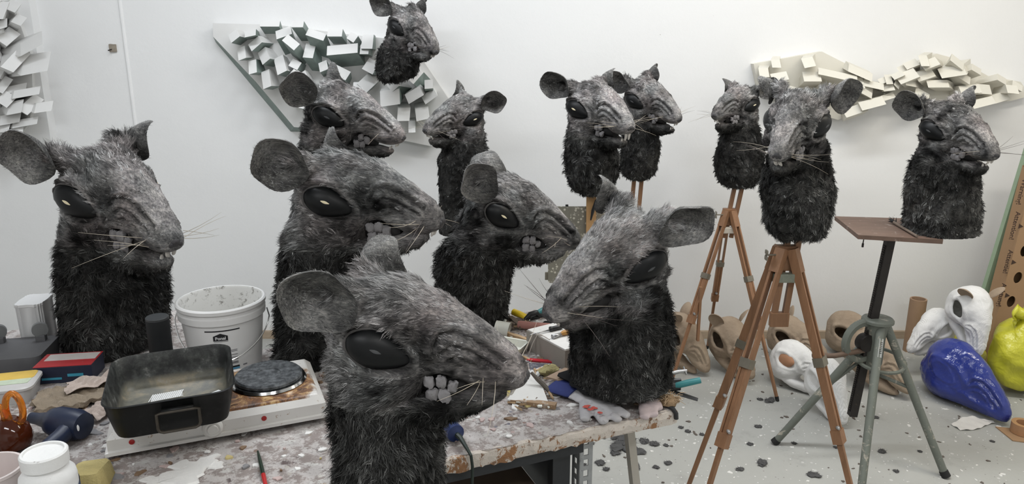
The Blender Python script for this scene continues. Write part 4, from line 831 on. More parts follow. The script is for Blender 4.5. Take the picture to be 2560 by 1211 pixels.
# ------------------------------------------------------------------ tools and scraps on the right half of the bench
def lay(name, pa, pb, fn, label, cat, z=TABLE_Z, group=None, rise=0.0):
    """thing whose local +x runs from pixel pa to pixel pb on the bench; fn(root, length) adds its parts"""
    a, b = PZ(*pa, z), PZ(*pb, z); d = b - a
    o = thing(name, a, math.atan2(d.y, d.x), label, cat, group); o.rotation_euler = (0, -rise, math.atan2(d.y, d.x)); fn(o, d.length); return o
M_WOODS = simple('bare_stick_wood', (0.42, 0.29, 0.17), 0.7, 0.3, 30, st=(0.2, 2, 2)); M_DWOOD = simple('grey_stick_wood', (0.17, 0.13, 0.10), 0.75, 0.35, 30, st=(0.2, 2, 2))
M_TEAL = simple('teal_grip', (0.035, 0.20, 0.21), 0.4, 0.2, 20); M_BLKP = simple('black_plastic', (0.016, 0.017, 0.018), 0.4, 0.2); M_STEEL = simple('tool_steel', (0.40, 0.40, 0.40), 0.35, 0.3, 40, metal=.8)
M_CREAM = simple('cream_plastic', (0.66, 0.66, 0.60), 0.4, 0.08); M_YEL = simple('yellow_tube', (0.66, 0.46, 0.02), 0.4, 0.2, 30, dirt=(.05, .04, .02), dirt_amt=.68)
# cardboard box with paper on top
c0, c1, c2 = on(1316, 873), on(1412, 928), on(1445, 838)
bh = .060; bx = thing('cardboard_box', (0, 0, TABLE_Z), 0, 'grey cardboard box with a plaster-spotted white paper on top', 'box')
e1 = (c1 - c0); e2 = Vector((-e1.y, e1.x, 0)).normalized() * .17; P4 = [c0, c1, c1 + e2, c0 + e2]
MB().prism([(p.x, p.y) for p in P4], .0005, bh).build('box', simple('grey_card', (0.26, 0.235, 0.21), 0.75, 0.12, 14), bx)
q_ = (P4[0] + P4[2]) / 2; MB().prism([((p.x - q_.x) * .97 + q_.x, (p.y - q_.y) * .97 + q_.y) for p in P4], bh, bh + .003).build('top_paper', simple('spotted_paper', (0.62, 0.61, 0.59), 0.7, 0.1, 25, dirt=(.28, .26, .24), dirt_amt=.60), bx)
TOPZ = TABLE_Z + bh + .003
def screwdriver(o, L):
    MB().tube([(0, 0, .005), (L * .62, 0, .006)], .0022, 8).build('shaft', M_STEEL, o, True)
    MB().lathe([(.004, 0), (.007, .004), (.0072, L * .3), (.005, L * .36)], 12, TR((L * .62, 0, .0075), 0, R_(90), 0)).build('handle', M_BLKP, o, True); MB().lathe([(.008, 0), (.008, .005)], 10, TR((L * .60, 0, .008), 0, R_(90), 0)).build('collar', M_BLKP, o, True)
lay('screwdriver', (1325, 842), (1408, 822), screwdriver, 'slim black screwdriver lying across the cardboard box', 'screwdriver', TOPZ)
def woodtool(o, L):
    MB().lathe([(.004, 0), (.0075, .01), (.0085, L * .35), (.007, L * .62), (.004, L * .66)], 12, TR((L * .35, 0, .0088), 0, R_(90), 0)).build('handle', simple('varnished_handle', (0.40, 0.20, 0.05), 0.35, .25, 30), o, True)
    MB().tube([(0, 0, .006), (L * .36, 0, .008)], [.0075, .005], 8).build('head', M_STEEL, o, True)
lay('chisel', (1381, 848), (1438, 832), woodtool, 'short chisel with varnished wooden handle on the cardboard box', 'chisel', TOPZ)
wo_ = Vector((e1.y, -e1.x, 0)).normalized(); w0_ = on(1322, 892); wp = thing('wire_pair', w0_, 0, 'two pale bent wires leaning against the cardboard box', 'wire')
M_WIRE = simple('pale_wire', (.5, .46, .42), .5)
for k in range(2):
    ed_ = c0 + e1 * (.22 + .10 * k) + wo_ * .004; ed_.z = TOPZ + .003; en_ = PZ(1368 + 6 * k, 846 + 4 * k, TOPZ + .014); st_ = c0 + e1 * (.12 + .12 * k) + wo_ * (.018 + .006 * k); st_.z = TABLE_Z + .0025
    MB().tube([st_ - w0_, (st_ * .45 + ed_ * .55) + wo_ * .003 - w0_, ed_ - w0_, (ed_ + en_) / 2 + Vector((0, 0, .004)) - w0_, en_ - w0_], .0016, 6).build('wire', M_WIRE, wp, True)
# cup lying on its side
def cup(o, L):
    MB().lathe([(.0, .0), (.020, .001), (.024, .045), (.025, .046), (.0235, .046), (.0195, .003), (.001, .002)], 24, TR((0, 0, .026), R_(100), 0, R_(25))).build('wall', M_CREAM, o, True, angle=40)
lay('plastic_cup', (1238, 836), (1251, 830), cup, 'cream plastic cup lying on its side among sticks', 'cup')
def tray(o, L):
    mb = MB(); r0 = lambda e, z: rrect(-.045 - e, .045 + e, -.032 - e, .032 + e, .008, z, 3)
    mb.rings([r0(-.003, 0), r0(0, .003), r0(.004, .024), r0(.007, .025), r0(.007, .027), r0(.0025, .026), r0(-.002, .005), r0(-.01, .004)]); mb.build('tray', M_CREAM, o, True, angle=40)
lay('plastic_tray', (1272, 878), (1310, 885), tray, 'small rectangular cream plastic tray by the cardboard box', 'tray', rise=-.0)
o = MB().sheet(lambda u, v: ((u - .5) * .11, (v - .5) * .05, .004 + .01 * math.sin(4 * u) ** 2 + .004 * math.sin(9 * v)), 12, 8, .001).build('yellow_paper', simple('pale_yellow_paper', (0.66, 0.60, 0.38), .7, .1), None, True, label='pale yellow paper strip under the plastic tray', cat='paper'); o.location = on(1262, 892); o.rotation_euler = (0, 0, -.75)
def ytube(o, L):
    mb = MB(); mb.rings([[(x, w_ * math.cos(a), .012 + h_ * math.sin(a)) for a in [2 * math.pi * i / 14 for i in range(14)]] for x, w_, h_ in ((0, .017, .002), (.01, .016, .006), (.035, .013, .011), (.058, .012, .011), (.062, .006, .006))]); mb.build('tube', M_YEL, o, True)
    MB().lathe([(.006, 0), (.0065, .012)], 12, TR((-.0, 0, .012), 0, R_(-90), 0)).build('crimp', M_BLKP, o, True)
lay('glue_tube', (1318, 803), (1272, 792), ytube, 'squeezed yellow glue tube with dark print', 'tube', rise=.15)
def roll(o, L):
    MB().lathe([(.002, 0), (.0125, .0005), (.0135, .01), (.0125, L * .5), (.0135, L * .96), (.0125, L), (.004, L - .001)], 18, TR((0, 0, .0135), 0, R_(90), 0)).build('roll', simple('pink_wax', (0.42, 0.20, 0.17), .6, .2, 40, dirt=(.6, .5, .46), dirt_amt=.6), o, True, angle=50)
lay('wax_roll', (1296, 822), (1376, 832), roll, 'stubby pink wax roll lying behind the cardboard box', 'roll', rise=.03)
def clamp(o, L):
    MB().tube([(0, 0, .012), (.02, 0, .026), (.045, 0, .028), (.062, 0, .014)], [.006, .009, .009, .006], 10).build('jaw', M_BLKP, o, True)
    MB().tube([(.045, 0, .026), (.075, .006, .030), (.115, .012, .040)], [.008, .0095, .008], 10).build('grip', M_TEAL, o, True)
    MB().tube([(.03, .012, .006), (.06, .012, .008), (.10, .016, .008)], [.006, .008, .006], 10).build('lower_arm', M_BLKP, o, True)
lay('spring_clamp', (1312, 808), (1350, 800), clamp, 'black spring clamp with teal grip behind the wax roll', 'clamp')
lay('spring_clamp', (1352, 822), (1400, 820), lambda o, L: (MB().tube([(0, 0, .008), (.015, 0, .018), (.04, 0, .018), (.06, 0, .008), (.075, 0, .006)], [.006, .008, .008, .007, .005], 10).build('jaw', M_BLKP, o, True), MB().tube([(.05, .004, .010), (.085, .01, .012)], [.006, .005], 10).build('grip', M_TEAL, o, True)), 'second spring clamp lying flat by the whiskered snout on gloves', 'clamp')
# sticks and splinters
STK = [((1150, 775), (1166, 722), .010, M_WOODS, .0, 'thin split wooden stick propped up behind the bench edge', 1.1), ((1205, 802), (1236, 762), .011, M_DWOOD, 0, 'dark splintered stick leaning by the plastic cup', .55),
       ((1254, 834), (1324, 858), .012, M_WOODS, 0, 'bent raw branch piece lying before the wax roll', .0), ((1262, 812), (1290, 818), .014, M_DWOOD, 0, 'short dark wood offcut next to the glue tube', .0), ((1275, 800), (1305, 826), .016, M_DWOOD, 0, 'blocky dark wood offcut wedged under the wax roll', .0),
       ((1300, 866), (1318, 868), .012, M_WOODS, 0, 'pale wood chip against the cardboard box side', 0), ((1290, 845), (1318, 852), .006, M_CREAM, 0, 'thin white plastic splinter beside the tray', 0), ((1253, 822), (1266, 800), .007, M_CREAM, 0, 'white plastic spatula tip between dark offcuts', .35),
       ((1296, 890), (1330, 905), .007, M_WOODS, 0, 'thin wood shaving in front of the plastic tray', 0)]
for (pa, pb, w_, m, z, lab, rs) in STK:
    def stick(o, L, w_=w_, m=m):
        mb = MB(); n = 7; rr = random.Random(hash(lab) % 99 if False else len(lab)); R = []
        for k in range(n): R.append([(L * k / (n - 1), w_ / 2 * a + rr.uniform(-.001, .001), w_ / 2 + w_ / 2 * b * .8 + rr.uniform(-.001, .001)) for a, b in ((-1, -1), (1, -1), (1, 1), (-1, 1))])
        mb.rings(R); mb.build('wood' if m is not M_CREAM else 'plastic', m, o)
    if rs > .3:   # propped: keep the pixel end points but rise
        a = PZ(*pa, TABLE_Z); d_ = PY(*pb, a.y + .01) - a; o = thing('stick', a, 0, lab, 'stick', 'sticks on the bench'); o.rotation_euler = (0, -math.atan2(d_.z, math.hypot(d_.x, d_.y)), math.atan2(d_.y, d_.x)); stick(o, d_.length)
    else: lay('stick', pa, pb, stick, lab, 'stick', group='sticks on the bench')
a = on(1210, 795); d_ = PY(1228, 750, a.y) - a; o = MB().box((0, 0, d_.length / 2), (.013, .0015, d_.length)).build('paper_slip', M_PRW, None, label='narrow white paper slip standing between sticks', cat='paper'); o.location = a; o.rotation_euler = (0, math.atan2(d_.x, d_.z), 0)
# red ruler, print, shard, sponge, card
lay('red_ruler', (1318, 902), (1392, 908), lambda o, L: MB().box((L / 2, 0, .003), (L, .014, .005), bev=.001).build('ruler', simple('red_plastic', (0.50, 0.02, 0.035), .4, .12), o), 'red plastic ruler in front of the cardboard box', 'ruler')
def poly_sheet(name, pxs, z, th, mat, label, cat):
    P = [PZ(x, y, z) for x, y in pxs]; c_ = sum(P, Vector()) / len(P); o = MB().prism([(p.x - c_.x, p.y - c_.y) for p in P], 0, th).build(name, mat, None, label=label, cat=cat); o.location = (c_.x, c_.y, z); return o
poly_sheet('photo_print', [(1322, 908), (1380, 912), (1372, 922), (1326, 928)], TABLE_Z + .001, .001, simple('dark_print', (.10, .10, .12), .3, .5, 60, dirt=(.5, .5, .5), dirt_amt=.55), 'glossy dark photo print under the red ruler', 'print')
poly_sheet('mirror_shard', [(1325, 930), (1375, 912), (1352, 938), (1342, 946), (1327, 940)], TABLE_Z + .003, .003, simple('pale_tile', (.62, .63, .63), .25, .06), 'pale broken tile shard beside a yellowish sponge', 'shard')
o = MB().ball((0, 0, .014), (.030, .020, .015), 14, 9, None, .14, 4).build('sponge_scrap', simple('dirty_sponge', (.33, .29, .14), .9, .3, 50, bump=.8), None, True, label='dirty yellowish sponge scrap against brown card', cat='sponge'); o.location = on(1372, 938); o.rotation_euler = (0, 0, .5)
poly_sheet('brown_card', [(1366, 950), (1412, 912), (1455, 928), (1440, 950), (1395, 962)], TABLE_Z + .018, .004, simple('brown_card', (.30, .215, .155), .7, .1), 'brown cardboard piece leaning by the black neck fur', 'cardboard').rotation_euler = (R_(-10), R_(0), 0)
poly_sheet('white_tile', [(1268, 998), (1318, 940), (1350, 958), (1372, 1006)], TABLE_Z + .014, .004, simple('white_tile', (.68, .67, .64), .35, .1, 10), 'white triangular plaster tile leaning in front of scraps', 'tile').rotation_euler = (R_(6), 0, 0)
MB_ = MB().tube([tuple(PZ(x, y, z)) for x, y, z in ((1328, 932, TABLE_Z + .05), (1345, 950, TABLE_Z + .035), (1362, 966, TABLE_Z + .022), (1378, 985, TABLE_Z + .010), (1392, 988, TABLE_Z + .006))], [.004, .006, .006, .005, .004], 8)
MB_.build('leather_strap', simple('brown_strap', (.09, .075, .06), .6, .3, 30), None, True, label='stiff brown strap curling over the white triangular tile', cat='strap')
def lath(o, L): MB().box((L / 2, 0, .006), (L, .018, .012), jit=.0012).build('lath', simple('painted_lath', (.30, .20, .12), .7, .3, 20, dirt=(.6, .57, .53), dirt_amt=.58), o)
lay('wood_lath', (1272, 1006), (1390, 1022), lath, 'paint-spattered wooden lath along the bench front', 'lath')
# dark cable end with navy grip hanging over the edge
a = on(1128, 1092); k = thing('hot_wire_tool', (a.x, a.y, TABLE_Z), R_(-62), 'navy blue electric tool grip with cord hanging over the bench edge', 'tool')
MB().lathe([(.010, -.05), (.019, -.045), (.0205, .0), (.0205, .028), (.012, .030), (.007, .034)], 20, TR((0, 0, .0212), 0, R_(90), 0)).build('grip', simple('blue_plastic', (0.018, 0.035, 0.12), .35, .2), k, True, angle=40)
ed = []
MB().tube([(.03, 0, .021), (.05, .002, .020), (.085, .003, .009), (.103, .003, .003), (.110, .003, -.02), (.111, .0, -.10), (.108, -.004, -.25), (.12, -.01, -.50)], [.0065, .006, .004, .0036, .0036, .0036, .0036, .0036], 8).build('cord', simple('green_black_cord', (.012, .022, .016), .45), k, True)

# gloves under the corner rat
M_GLOVE = simple('stained_cotton', (0.42, 0.41, 0.42), .85, .18, 14, bump=.4, dirt=(.26, .24, .25), dirt_amt=.58)
M_PAINT = simple('red_paint_stain', (0.55, 0.10, 0.08), .6, .2); M_NAVYC = simple('navy_cuff', (.020, .030, .13), .8, .3, 20); M_PINK = simple('pinkish_cotton', (0.48, 0.40, 0.40), .85, .15, 14, bump=.4)
def puff(mb, pts, rad, flat=.45, n=12): mb.tube(pts, rad, n, flat=flat)
def glove(label, base_px, tips, cuff_px, mat, z0):
    b0 = PZ(*base_px, z0); g = thing('work_glove', b0, 0, label, 'glove', 'stained work gloves')
    cf = PZ(*cuff_px, z0) - b0; vox_mb = MB()
    def P3(px, dz): q = PZ(*px, z0 - b0.z + b0.z) - b0; return Vector((q.x, q.y, dz))
    vox_mb.rings([[Vector((0, 0, .012)) + cf * t_ + Vector((-cf.y, cf.x, 0)).normalized() * (w_ * math.cos(a)) + Vector((0, 0, 1)) * (.011 * math.sin(a)) for a in [2 * math.pi * i / 16 for i in range(16)]] for t_, w_ in ((-.25, .035), (.1, .045), (.6, .040), (1.0, .036))])
    for tp in tips:
        e = PZ(*tp, z0) - b0; vox_mb.tube([Vector((0, 0, .013)), e * .55 + Vector((0, 0, .013)), e + Vector((0, 0, .009))], [.022, .019, .013], 12, flat=.55)
    me = voxel(vox_mb, .004); co = laplace(me, getco(me), 3); co += getno(me) * (.002 * vnoise(co * 55, 3))[:, None]; setco(me, co); me.materials.clear(); me.materials.append(mat); me.polygons.foreach_set('use_smooth', [True] * len(me.polygons)); link('glove', me, g)
    d_ = cf.normalized(); s_ = Vector((-d_.y, d_.x, 0)); mb = MB()
    mb.rings([[Vector((0, 0, .014)) + cf * 1.0 + d_ * t_ + s_ * (w_ * math.cos(a)) + Vector((0, 0, .0125 * math.sin(a))) for a in [2 * math.pi * i / 18 for i in range(18)]] for t_, w_ in ((-.01, .037), (.0, .041), (.05, .048), (.058, .046))]); mb.build('cuff', M_NAVYC, g, True)
    return g
g1 = glove('grey cotton work glove with navy cuff and red paint stains', (1468, 1002), [(1462, 1060), (1512, 1066), (1548, 1062), (1572, 1050)], (1436, 990), M_GLOVE, TABLE_Z + .001)
for px, py, r in ((1466, 1014, .007), (1486, 1018, .005), (1476, 1022, .004), (1500, 1030, .004)):
    q = PZ(px, py, TABLE_Z + .028) - g1.location; MB().blob(blob_poly(r, rndb, 11, 1.5), 0, .002, TR((q.x, q.y, .0235))).build('paint_stain', M_PAINT, g1)
g2 = glove('pinkish cotton work glove folded under the black cloth', (1618, 1006), [(1610, 1054), (1634, 1048), (1648, 1032)], (1590, 986), M_PINK, TABLE_Z + .001)
# black cloth under the neck
cp = on(1545, 1000)
def cloth(u, v):
    a = 2 * math.pi * u; r = .02 + .14 * v * (1 + .10 * math.sin(5 * a) + .05 * math.sin(11 * a)); return (r * math.cos(a) * .88, r * math.sin(a) * .62, TABLE_Z + .0375 - max(0, v - .6) / .4 * (.003 if math.sin(a) < .6 else .028) + .0015 * math.sin(7 * a) * v)
o = MB().sheet(cloth, 48, 8, .003).build('black_cloth', simple('black_cotton', (.010, .010, .011), .85, .2, 30, spec=.15), None, True, label='crumpled black cloth spread between the gloves and the rat neck', cat='cloth'); o.location = (cp.x, cp.y + .05, 0)
# twine lump on the corner
lp = on(1680, 1022); lump = thing('twine_lump', (lp.x - .006, lp.y + .018, TABLE_Z), 0, 'frayed tan twine and bristle lump on the bench corner', 'twine')
mb = MB(); rr = random.Random(5)
MB().ball((0, 0, .013), (.026, .022, .014), 14, 8, None, .18, 3).build('core', simple('tan_fibre', (.33, .225, .13), .9, .35, 60, bump=.8), lump, True)
for k in range(60):
    a = rr.uniform(0, 6.28); r = rr.uniform(.006, .022); p0 = Vector((r * math.cos(a), r * math.sin(a) * .8, rr.uniform(.012, .028))); d_ = Vector((math.cos(a + rr.uniform(-1, 1)), math.sin(a + rr.uniform(-1, 1)), rr.uniform(-.3, .5))) * rr.uniform(.012, .03)
    mb.tube([p0, p0 + d_ * .5 + Vector((0, 0, .004)), p0 + d_], [.0012, .001, .0005], 4)
mb.build('fibres', simple('tan_strands', (.40, .29, .18), .9, .3, 60), lump, kind='stuff')
o = MB().tube([(0, 0, .006), (.012, -.01, .004), (.02, -.016, -.008), (.021, -.017, -.022)], [.005, .006, .006, .006], 9).build('brush_stub', M_BLKP, None, True, label='black brush stub tipping over the bench corner', cat='brush'); o.location = (lp.x - .012, lp.y + .004, TABLE_Z)
# clamps gripping the right end of the bench
for k, (px, py, lab, up) in enumerate([(1668, 958, 'teal handled clamp sticking out over the bench end', 0), (1668, 932, 'small screw clamp with silver spindle at the bench end', 1)]):
    a = PZ(px, py, TABLE_Z + .03); c_ = thing('hand_clamp', (a.x, a.y, TABLE_Z), R_(-6 if k == 0 else 8), lab, 'clamp')
    if k == 0:
        MB().tube([(-.02, 0, .012), (.02, 0, .020), (.035, 0, .020)], [.010, .011, .009], 10).build('jaw', M_BLKP, c_, True)
        MB().tube([(.02, 0, .022), (.05, 0, .032), (.085, .004, .040)], [.010, .011, .010], 12, flat=.75).build('grip', M_TEAL, c_, True); MB().tube([(.0, .0, .010), (.04, -.012, .004), (.078, -.02, -.004)], [.006, .009, .007], 10, flat=.5).build('lower_arm', M_BLKP, c_, True)
    else:
        MB().tube([(-.03, 0, .018), (.03, 0, .030), (.055, .0, .032)], [.005, .0055, .004], 10).build('spindle', M_STEEL, c_, True); MB().tube([(-.03, 0, .012), (.0, -.01, .008), (.035, -.012, .010)], [.009, .009, .007], 8).build('jaw', M_BLKP, c_, True); MB().tube([(.05, -.012, .026), (.05, .012, .038)], .0025, 8).build('bar', M_STEEL, c_, True)

# small litter between the tools
rr = random.Random(21)
ro_ = next(o for o in bpy.data.objects if 'between bench tools' in o.get('label', '')); bo_ = next(c for c in ro_.children if c.name.startswith('body')); lo_ = getco(bo_.data); lo_ = lo_[lo_[:, 2] < lo_[:, 2].min() + .01].mean(0); nb6 = Matrix.Translation(ro_.location) @ Matrix.Rotation(ro_.rotation_euler.z, 4, 'Z') @ bo_.matrix_basis @ Vector(lo_)
for nm, m, lab, cnt in (('wood_splinters', M_WOODS, 'thin pale wood splinters and shavings strewn between the bench tools', 70), ('plastic_crumbs', M_CREAM, 'cream plastic and plaster crumbs strewn between the bench tools', 60), ('dark_scraps', M_DWOOD, 'dark brown scraps and offcuts strewn between the bench tools', 60)):
    mb = MB()
    for k in range(cnt):
        px, py = rr.choice([(rr.uniform(1195, 1318), rr.uniform(800, 905)), (rr.uniform(1330, 1440), rr.uniform(930, 1000)), (rr.uniform(1270, 1400), rr.uniform(985, 1030)), (rr.uniform(1180, 1330), rr.uniform(785, 830))])
        q = on(px, py)
        if (q - nb6).xy.length < .135 or 1385 < px < 1445 and py > 960 or any((q - o_.location).xy.length < .05 for o_ in bpy.data.objects if o_.get('category') in ('cup', 'tray') and o_.name.startswith('plastic')): continue
        l_ = rr.uniform(.006, .035) if nm != 'plastic_crumbs' else rr.uniform(.004, .012)
        mb.box((0, 0, .0025), (l_, rr.uniform(.0015, .005), .004), TR((q.x, q.y, TABLE_Z + .0015 + rr.uniform(0, .006)), rr.uniform(-.3, .3), rr.uniform(-.35, .35), rr.uniform(0, 6.28)), jit=.0012)
    mb.build(nm, m, None, label=lab, cat='litter', kind='stuff')
# ------------------------------------------------------------------ easels and the metal stand
M_EASEL = simple('easel_beech', (0.25, 0.13, 0.068), 0.5, 0.5, 14, st=(3, 3, 0.4), dirt=(.42, .30, .20), dirt_amt=.68)
M_EASELD = simple('easel_dark_beech', (0.20, 0.085, 0.04), 0.5, 0.3, 14, st=(3, 3, 0.4), dirt=(.35, .26, .19), dirt_amt=.66)
M_PINE = simple('pine_post', (.46, .27, .12), .55, .25, 14, st=(4, 4, .3))
M_BRASS = simple('dull_bracket', (0.22, 0.20, 0.16), 0.45, .3, 40, metal=.6); M_RUB = simple('rubber_tip', (0.012, 0.012, 0.012), .7)
M_MOSS = simple('green_grey_block', (0.20, 0.215, 0.17), .7, .35, 40, dirt=(.5, .48, .42), dirt_amt=.6); M_OFFW = simple('offwhite_block', (0.52, 0.47, 0.40), .6, .2, 30)
def easel(label, hub, top_z, feet, mat, block, mast=2, drop=.22, rail=.020, top_off=(0, 0), slat=None):
    hub = Vector(hub); e = thing('tripod_easel', (hub.x, hub.y, 0), 0, label, 'easel', 'wooden tripod easels')
    H = Vector((0, 0, hub.z)); off = Vector((top_off[0], top_off[1], 0))
    for k in range(mast):
        dx = (k - (mast - 1) / 2) * .036
        MB().bar(H + Vector((dx, 0, -drop)), Vector((dx, 0, top_z)) + off, .018, .016, up=(0, 1, 0)).build('mast', mat, e) if mast > 1 else MB().bar(H + Vector((0, 0, -drop)), Vector((0, 0, top_z)) + off, .040, .022, up=(0, 1, 0)).build('mast', M_PINE, e)
    MB().box(H + Vector((0, .0, .005)), (.062, .030, .085), bev=.004).build('hub', mat, e)
    MB().box(H + Vector((0, -.028, -.055)), (.088, .026, .030), bev=.004).build('clamp_block', block, e)
    if drop > .12: MB().box(H + Vector((0, 0, -drop - .01)), (.062, .022, .05), bev=.003).build('slide_block', mat, e)
    n_ = MB(); n_.tube([H + Vector((-.03, -.02, .02)), H + Vector((-.075, -.03, .022))], .003, 8); n_.box(H + Vector((-.072, -.03, .032)), (.006, .022, .014), bev=.003); n_.box(H + Vector((-.072, -.03, .012)), (.006, .022, .014), bev=.003); n_.build('wing_nut', M_BRASS, e, True)
    for f in feet:
        F = Vector((f[0] - hub.x, f[1] - hub.y, 0.0)); hd = Vector((F.x, F.y, 0)).normalized(); A = H + hd * .030 + Vector((0, 0, .02)); d = F - A; Ln = d.length; u = d.normalized(); s = u.cross(Vector((0, 0, 1))).normalized()
        lg = MB(); lg.bar(A + s * .012, A + u * Ln * .60 + s * .012, .008, rail); lg.bar(A - s * .012, A + u * Ln * .60 - s * .012, .008, rail); lg.bar(A - u * .02, A + u * .06, .034, rail * 1.1); lg.bar(A + u * Ln * .575, A + u * Ln * .62, .036, rail * 1.25)
        leg = lg.build('leg', mat, e)
        MB().bar(A + u * Ln * .34, A + u * (Ln - .012), .0145, rail * .8, taper=.75).build('lower_leg', mat, leg)
        MB().bar(A + u * Ln * .335, A + u * Ln * .365, .038, rail * 1.3).build('bracket', M_BRASS, leg)
        b_ = MB(); b_.lathe([(.006, -.008), (.007, 0), (.004, .008)], 10, TR(A + u * Ln * .56 - Vector((0, rail * .8, 0)), R_(90), 0, 0)); b_.build('screw', M_STEEL, leg, True)
        MB().bar(A + u * (Ln - .022), F, .013, .015, taper=.8).build('foot_tip', M_RUB, leg)
    if slat: MB().bar(slat[0] - e.location, slat[1] - e.location, .022, .012).build('folded_slat', mat, e)
    return e
# near easel (rat facing forward)
B = {o['label']: o for o in bpy.data.objects if o.get('category') == 'rat head'}
def rb(key): return next(o for l, o in B.items() if key in l).location
def neck_base(key):
    o = next(o for l, o in B.items() if key in l); b = next(c for c in o.children if c.name.startswith('body')); co = getco(b.data); lo = co[co[:, 2] < co[:, 2].min() + .01].mean(0)
    p = Matrix.Translation(o.location) @ Matrix.Rotation(o.rotation_euler.z, 4, 'Z') @ b.matrix_basis @ Vector(lo); return p
nb_ = neck_base('near wooden easel'); hub = PY(1962, 648, nb_.y)
easel('near wooden tripod easel with a green-grey clamp block', hub, nb_.z + .03, [PZ(1718, 1224, 0), PZ(1712, 1415, 0), PZ(2168, 1392, 0)], M_EASEL, M_MOSS, drop=.20, rail=.026, top_off=(nb_.x - hub.x, nb_.y - hub.y))
nb_ = neck_base('far wooden easel'); hub = PY(1822, 545, nb_.y)
easel('far wooden tripod easel with a white clamp block by the wall', hub, nb_.z + .03, [PZ(1672, 975, 0), PZ(1944, 1004, 0), PZ(1768, 872, 0)], M_EASEL, M_OFFW, drop=.10, rail=.020, top_off=(nb_.x - hub.x, 0), slat=(PY(1752, 718, 3.48), PY(1744, 852, 3.48)))
nb_ = neck_base('notched ear and'); hub = PY(1476, 775, nb_.y)
easel('tripod easel with the paint-speckled panel on its post', hub, nb_.z + .03, [(.22, 2.86, 0), (.62, 3.22, 0), (.15, 3.35, 0)], M_EASEL, M_MOSS, mast=1, drop=.10, top_off=(nb_.x - hub.x, 0))
nb_ = neck_base('peeking out'); hub = PY(1574, 650, nb_.y)
easel('tripod easel with twin rods behind the panelled easel', hub, nb_.z + .03, [(.50, 3.36, 0), (.655, 3.30, 0), (.60, 3.82, 0)], M_EASEL, M_MOSS, drop=.10, top_off=(nb_.x - hub.x, 0))
for key, lab in (('right corner', 'tripod easel holding the rat head that faces the wall relief'), ('crooked molars', 'tripod easel behind the bench under the crooked-molar rat head')):
    nb_ = neck_base(key); easel(lab, (nb_.x, nb_.y, .62), nb_.z + .03, [(nb_.x - .28, nb_.y - .12, 0), (nb_.x + .22, nb_.y - .12, 0), (nb_.x, nb_.y + .30, 0)], M_EASEL, M_MOSS, drop=.1)
nb_ = neck_base('largest furry'); easel('low tripod easel in front of the bench under the largest rat head', (nb_.x, nb_.y, nb_.z - .16), nb_.z + .03, [(nb_.x - .22, nb_.y - .20, 0), (nb_.x + .20, nb_.y - .22, 0), (nb_.x - .02, nb_.y + .10, 0)], M_EASEL, M_MOSS, drop=.06)
# paint-speckled panel hung on the post
py_ = neck_base('notched ear and').y + .03; a, b = PY(1372, 516, py_), PY(1522, 516, py_); c_ = PY(1372, 706, py_)
pn = thing('speckled_panel', (a.x, a.y, c_.z), 0, 'paint-speckled grey palette panel with a hinge, hung on the easel post', 'panel')
t = NT('speckled_paint', .6, .3); c = t.mix(t.noise(18, 6, .7), (.17, .16, .125), (.28, .265, .22)); c = t.mix(t.ramp(t.voro(62), [(0, (1, 1, 1)), (.26, (1, 1, 1)), (.34, (0, 0, 0))]), c, (.58, .55, .46)); c = t.mix(t.ramp(t.noise(40, 5, .7), [(.60, (0, 0, 0)), (.64, (1, 1, 1))]), c, (.50, .47, .40)); t.color(c); M_SPECK = t.m
W_, H_ = b.x - a.x, a.z - c_.z; mb = MB(); mb.prism([(x, y) for x, y, z in rrect(0, W_, 0, H_, .012, 0, 3)], 0, .012, Matrix.Rotation(R_(90), 4, 'X')); mb.build('panel', M_SPECK, pn)
MB().box((-.006, -.006, .03), (.014, .008, .035), bev=.002).build('hinge', M_BRASS, pn); MB().box((W_ * .3, -.004, H_ + .004), (.012, .010, .008), bev=.002).build('clip', M_RUB, pn)
o = MB().tube([(0, 0, 0), (-.012, -.005, -.045), (-.02, -.006, -.085)], [.004, .007, .003], 8).build('hanging_tool', M_BLKP, None, True, label='small dark tool hanging from the easel post', cat='tool'); o.location = PY(1490, 500, neck_base('notched ear and').y - .03)

# metal sculpture stand
M_GREYM = simple('chipped_grey_paint', (0.135, 0.147, 0.125), .5, .25, 9, dirt=(.50, .45, .37), dirt_amt=.555); M_DARKM = simple('rack_steel', (0.028, 0.024, 0.022), .5, .4, 30, metal=.3, dirt=(.10, .06, .04), dirt_amt=.62)
sb = neck_base('wooden stand platform'); SX, SY = PY(2193, 700, 2.80).x, 2.80
st = thing('sculpture_stand', (SX, SY, 0), 0, 'grey chipped-paint sculpture stand with toothed dark column and wooden platform', 'stand')
S0 = Vector((SX, SY, 0)); pz = sb.z - .001
pl = [PZ(2087, 541, pz), PZ(2146, 588, pz), PZ(2358, 600, pz), PZ(2330, 548, pz)]
MB().prism([((p - S0).x, (p - S0).y) for p in pl], pz - .016, pz).build('platform', simple('worn_platform_board', (.155, .10, .075), .6, .4, 16, st=(.6, 3, 1), dirt=(.42, .36, .32), dirt_amt=.60), st)
top = PY(2218, 606, SY) - S0; bot = PY(2152, 1036, SY) - S0; top = Vector((.03, 0, pz - .016)); bot = Vector((-.03, 0, .17))
dv = (bot - top); mb = MB(); mb.bar(top, bot, .030, .030, up=(0, 1, 0)); mb.build('column', M_DARKM, st)
mb = MB()
for k in range(80): p = top + dv * (.06 + .92 * k / 80); mb.box((p.x - .0165, p.y, p.z), (.005, .016, .005))
mb.build('rack_teeth', M_DARKM, st)
hz_ = (PY(2193, 812, SY) - S0).z; hx = (PY(2193, 812, SY) - S0).x
MB().box((top.x, 0, top.z - .008), (.10, .08, .016), bev=.003).build('top_plate', M_DARKM, st)
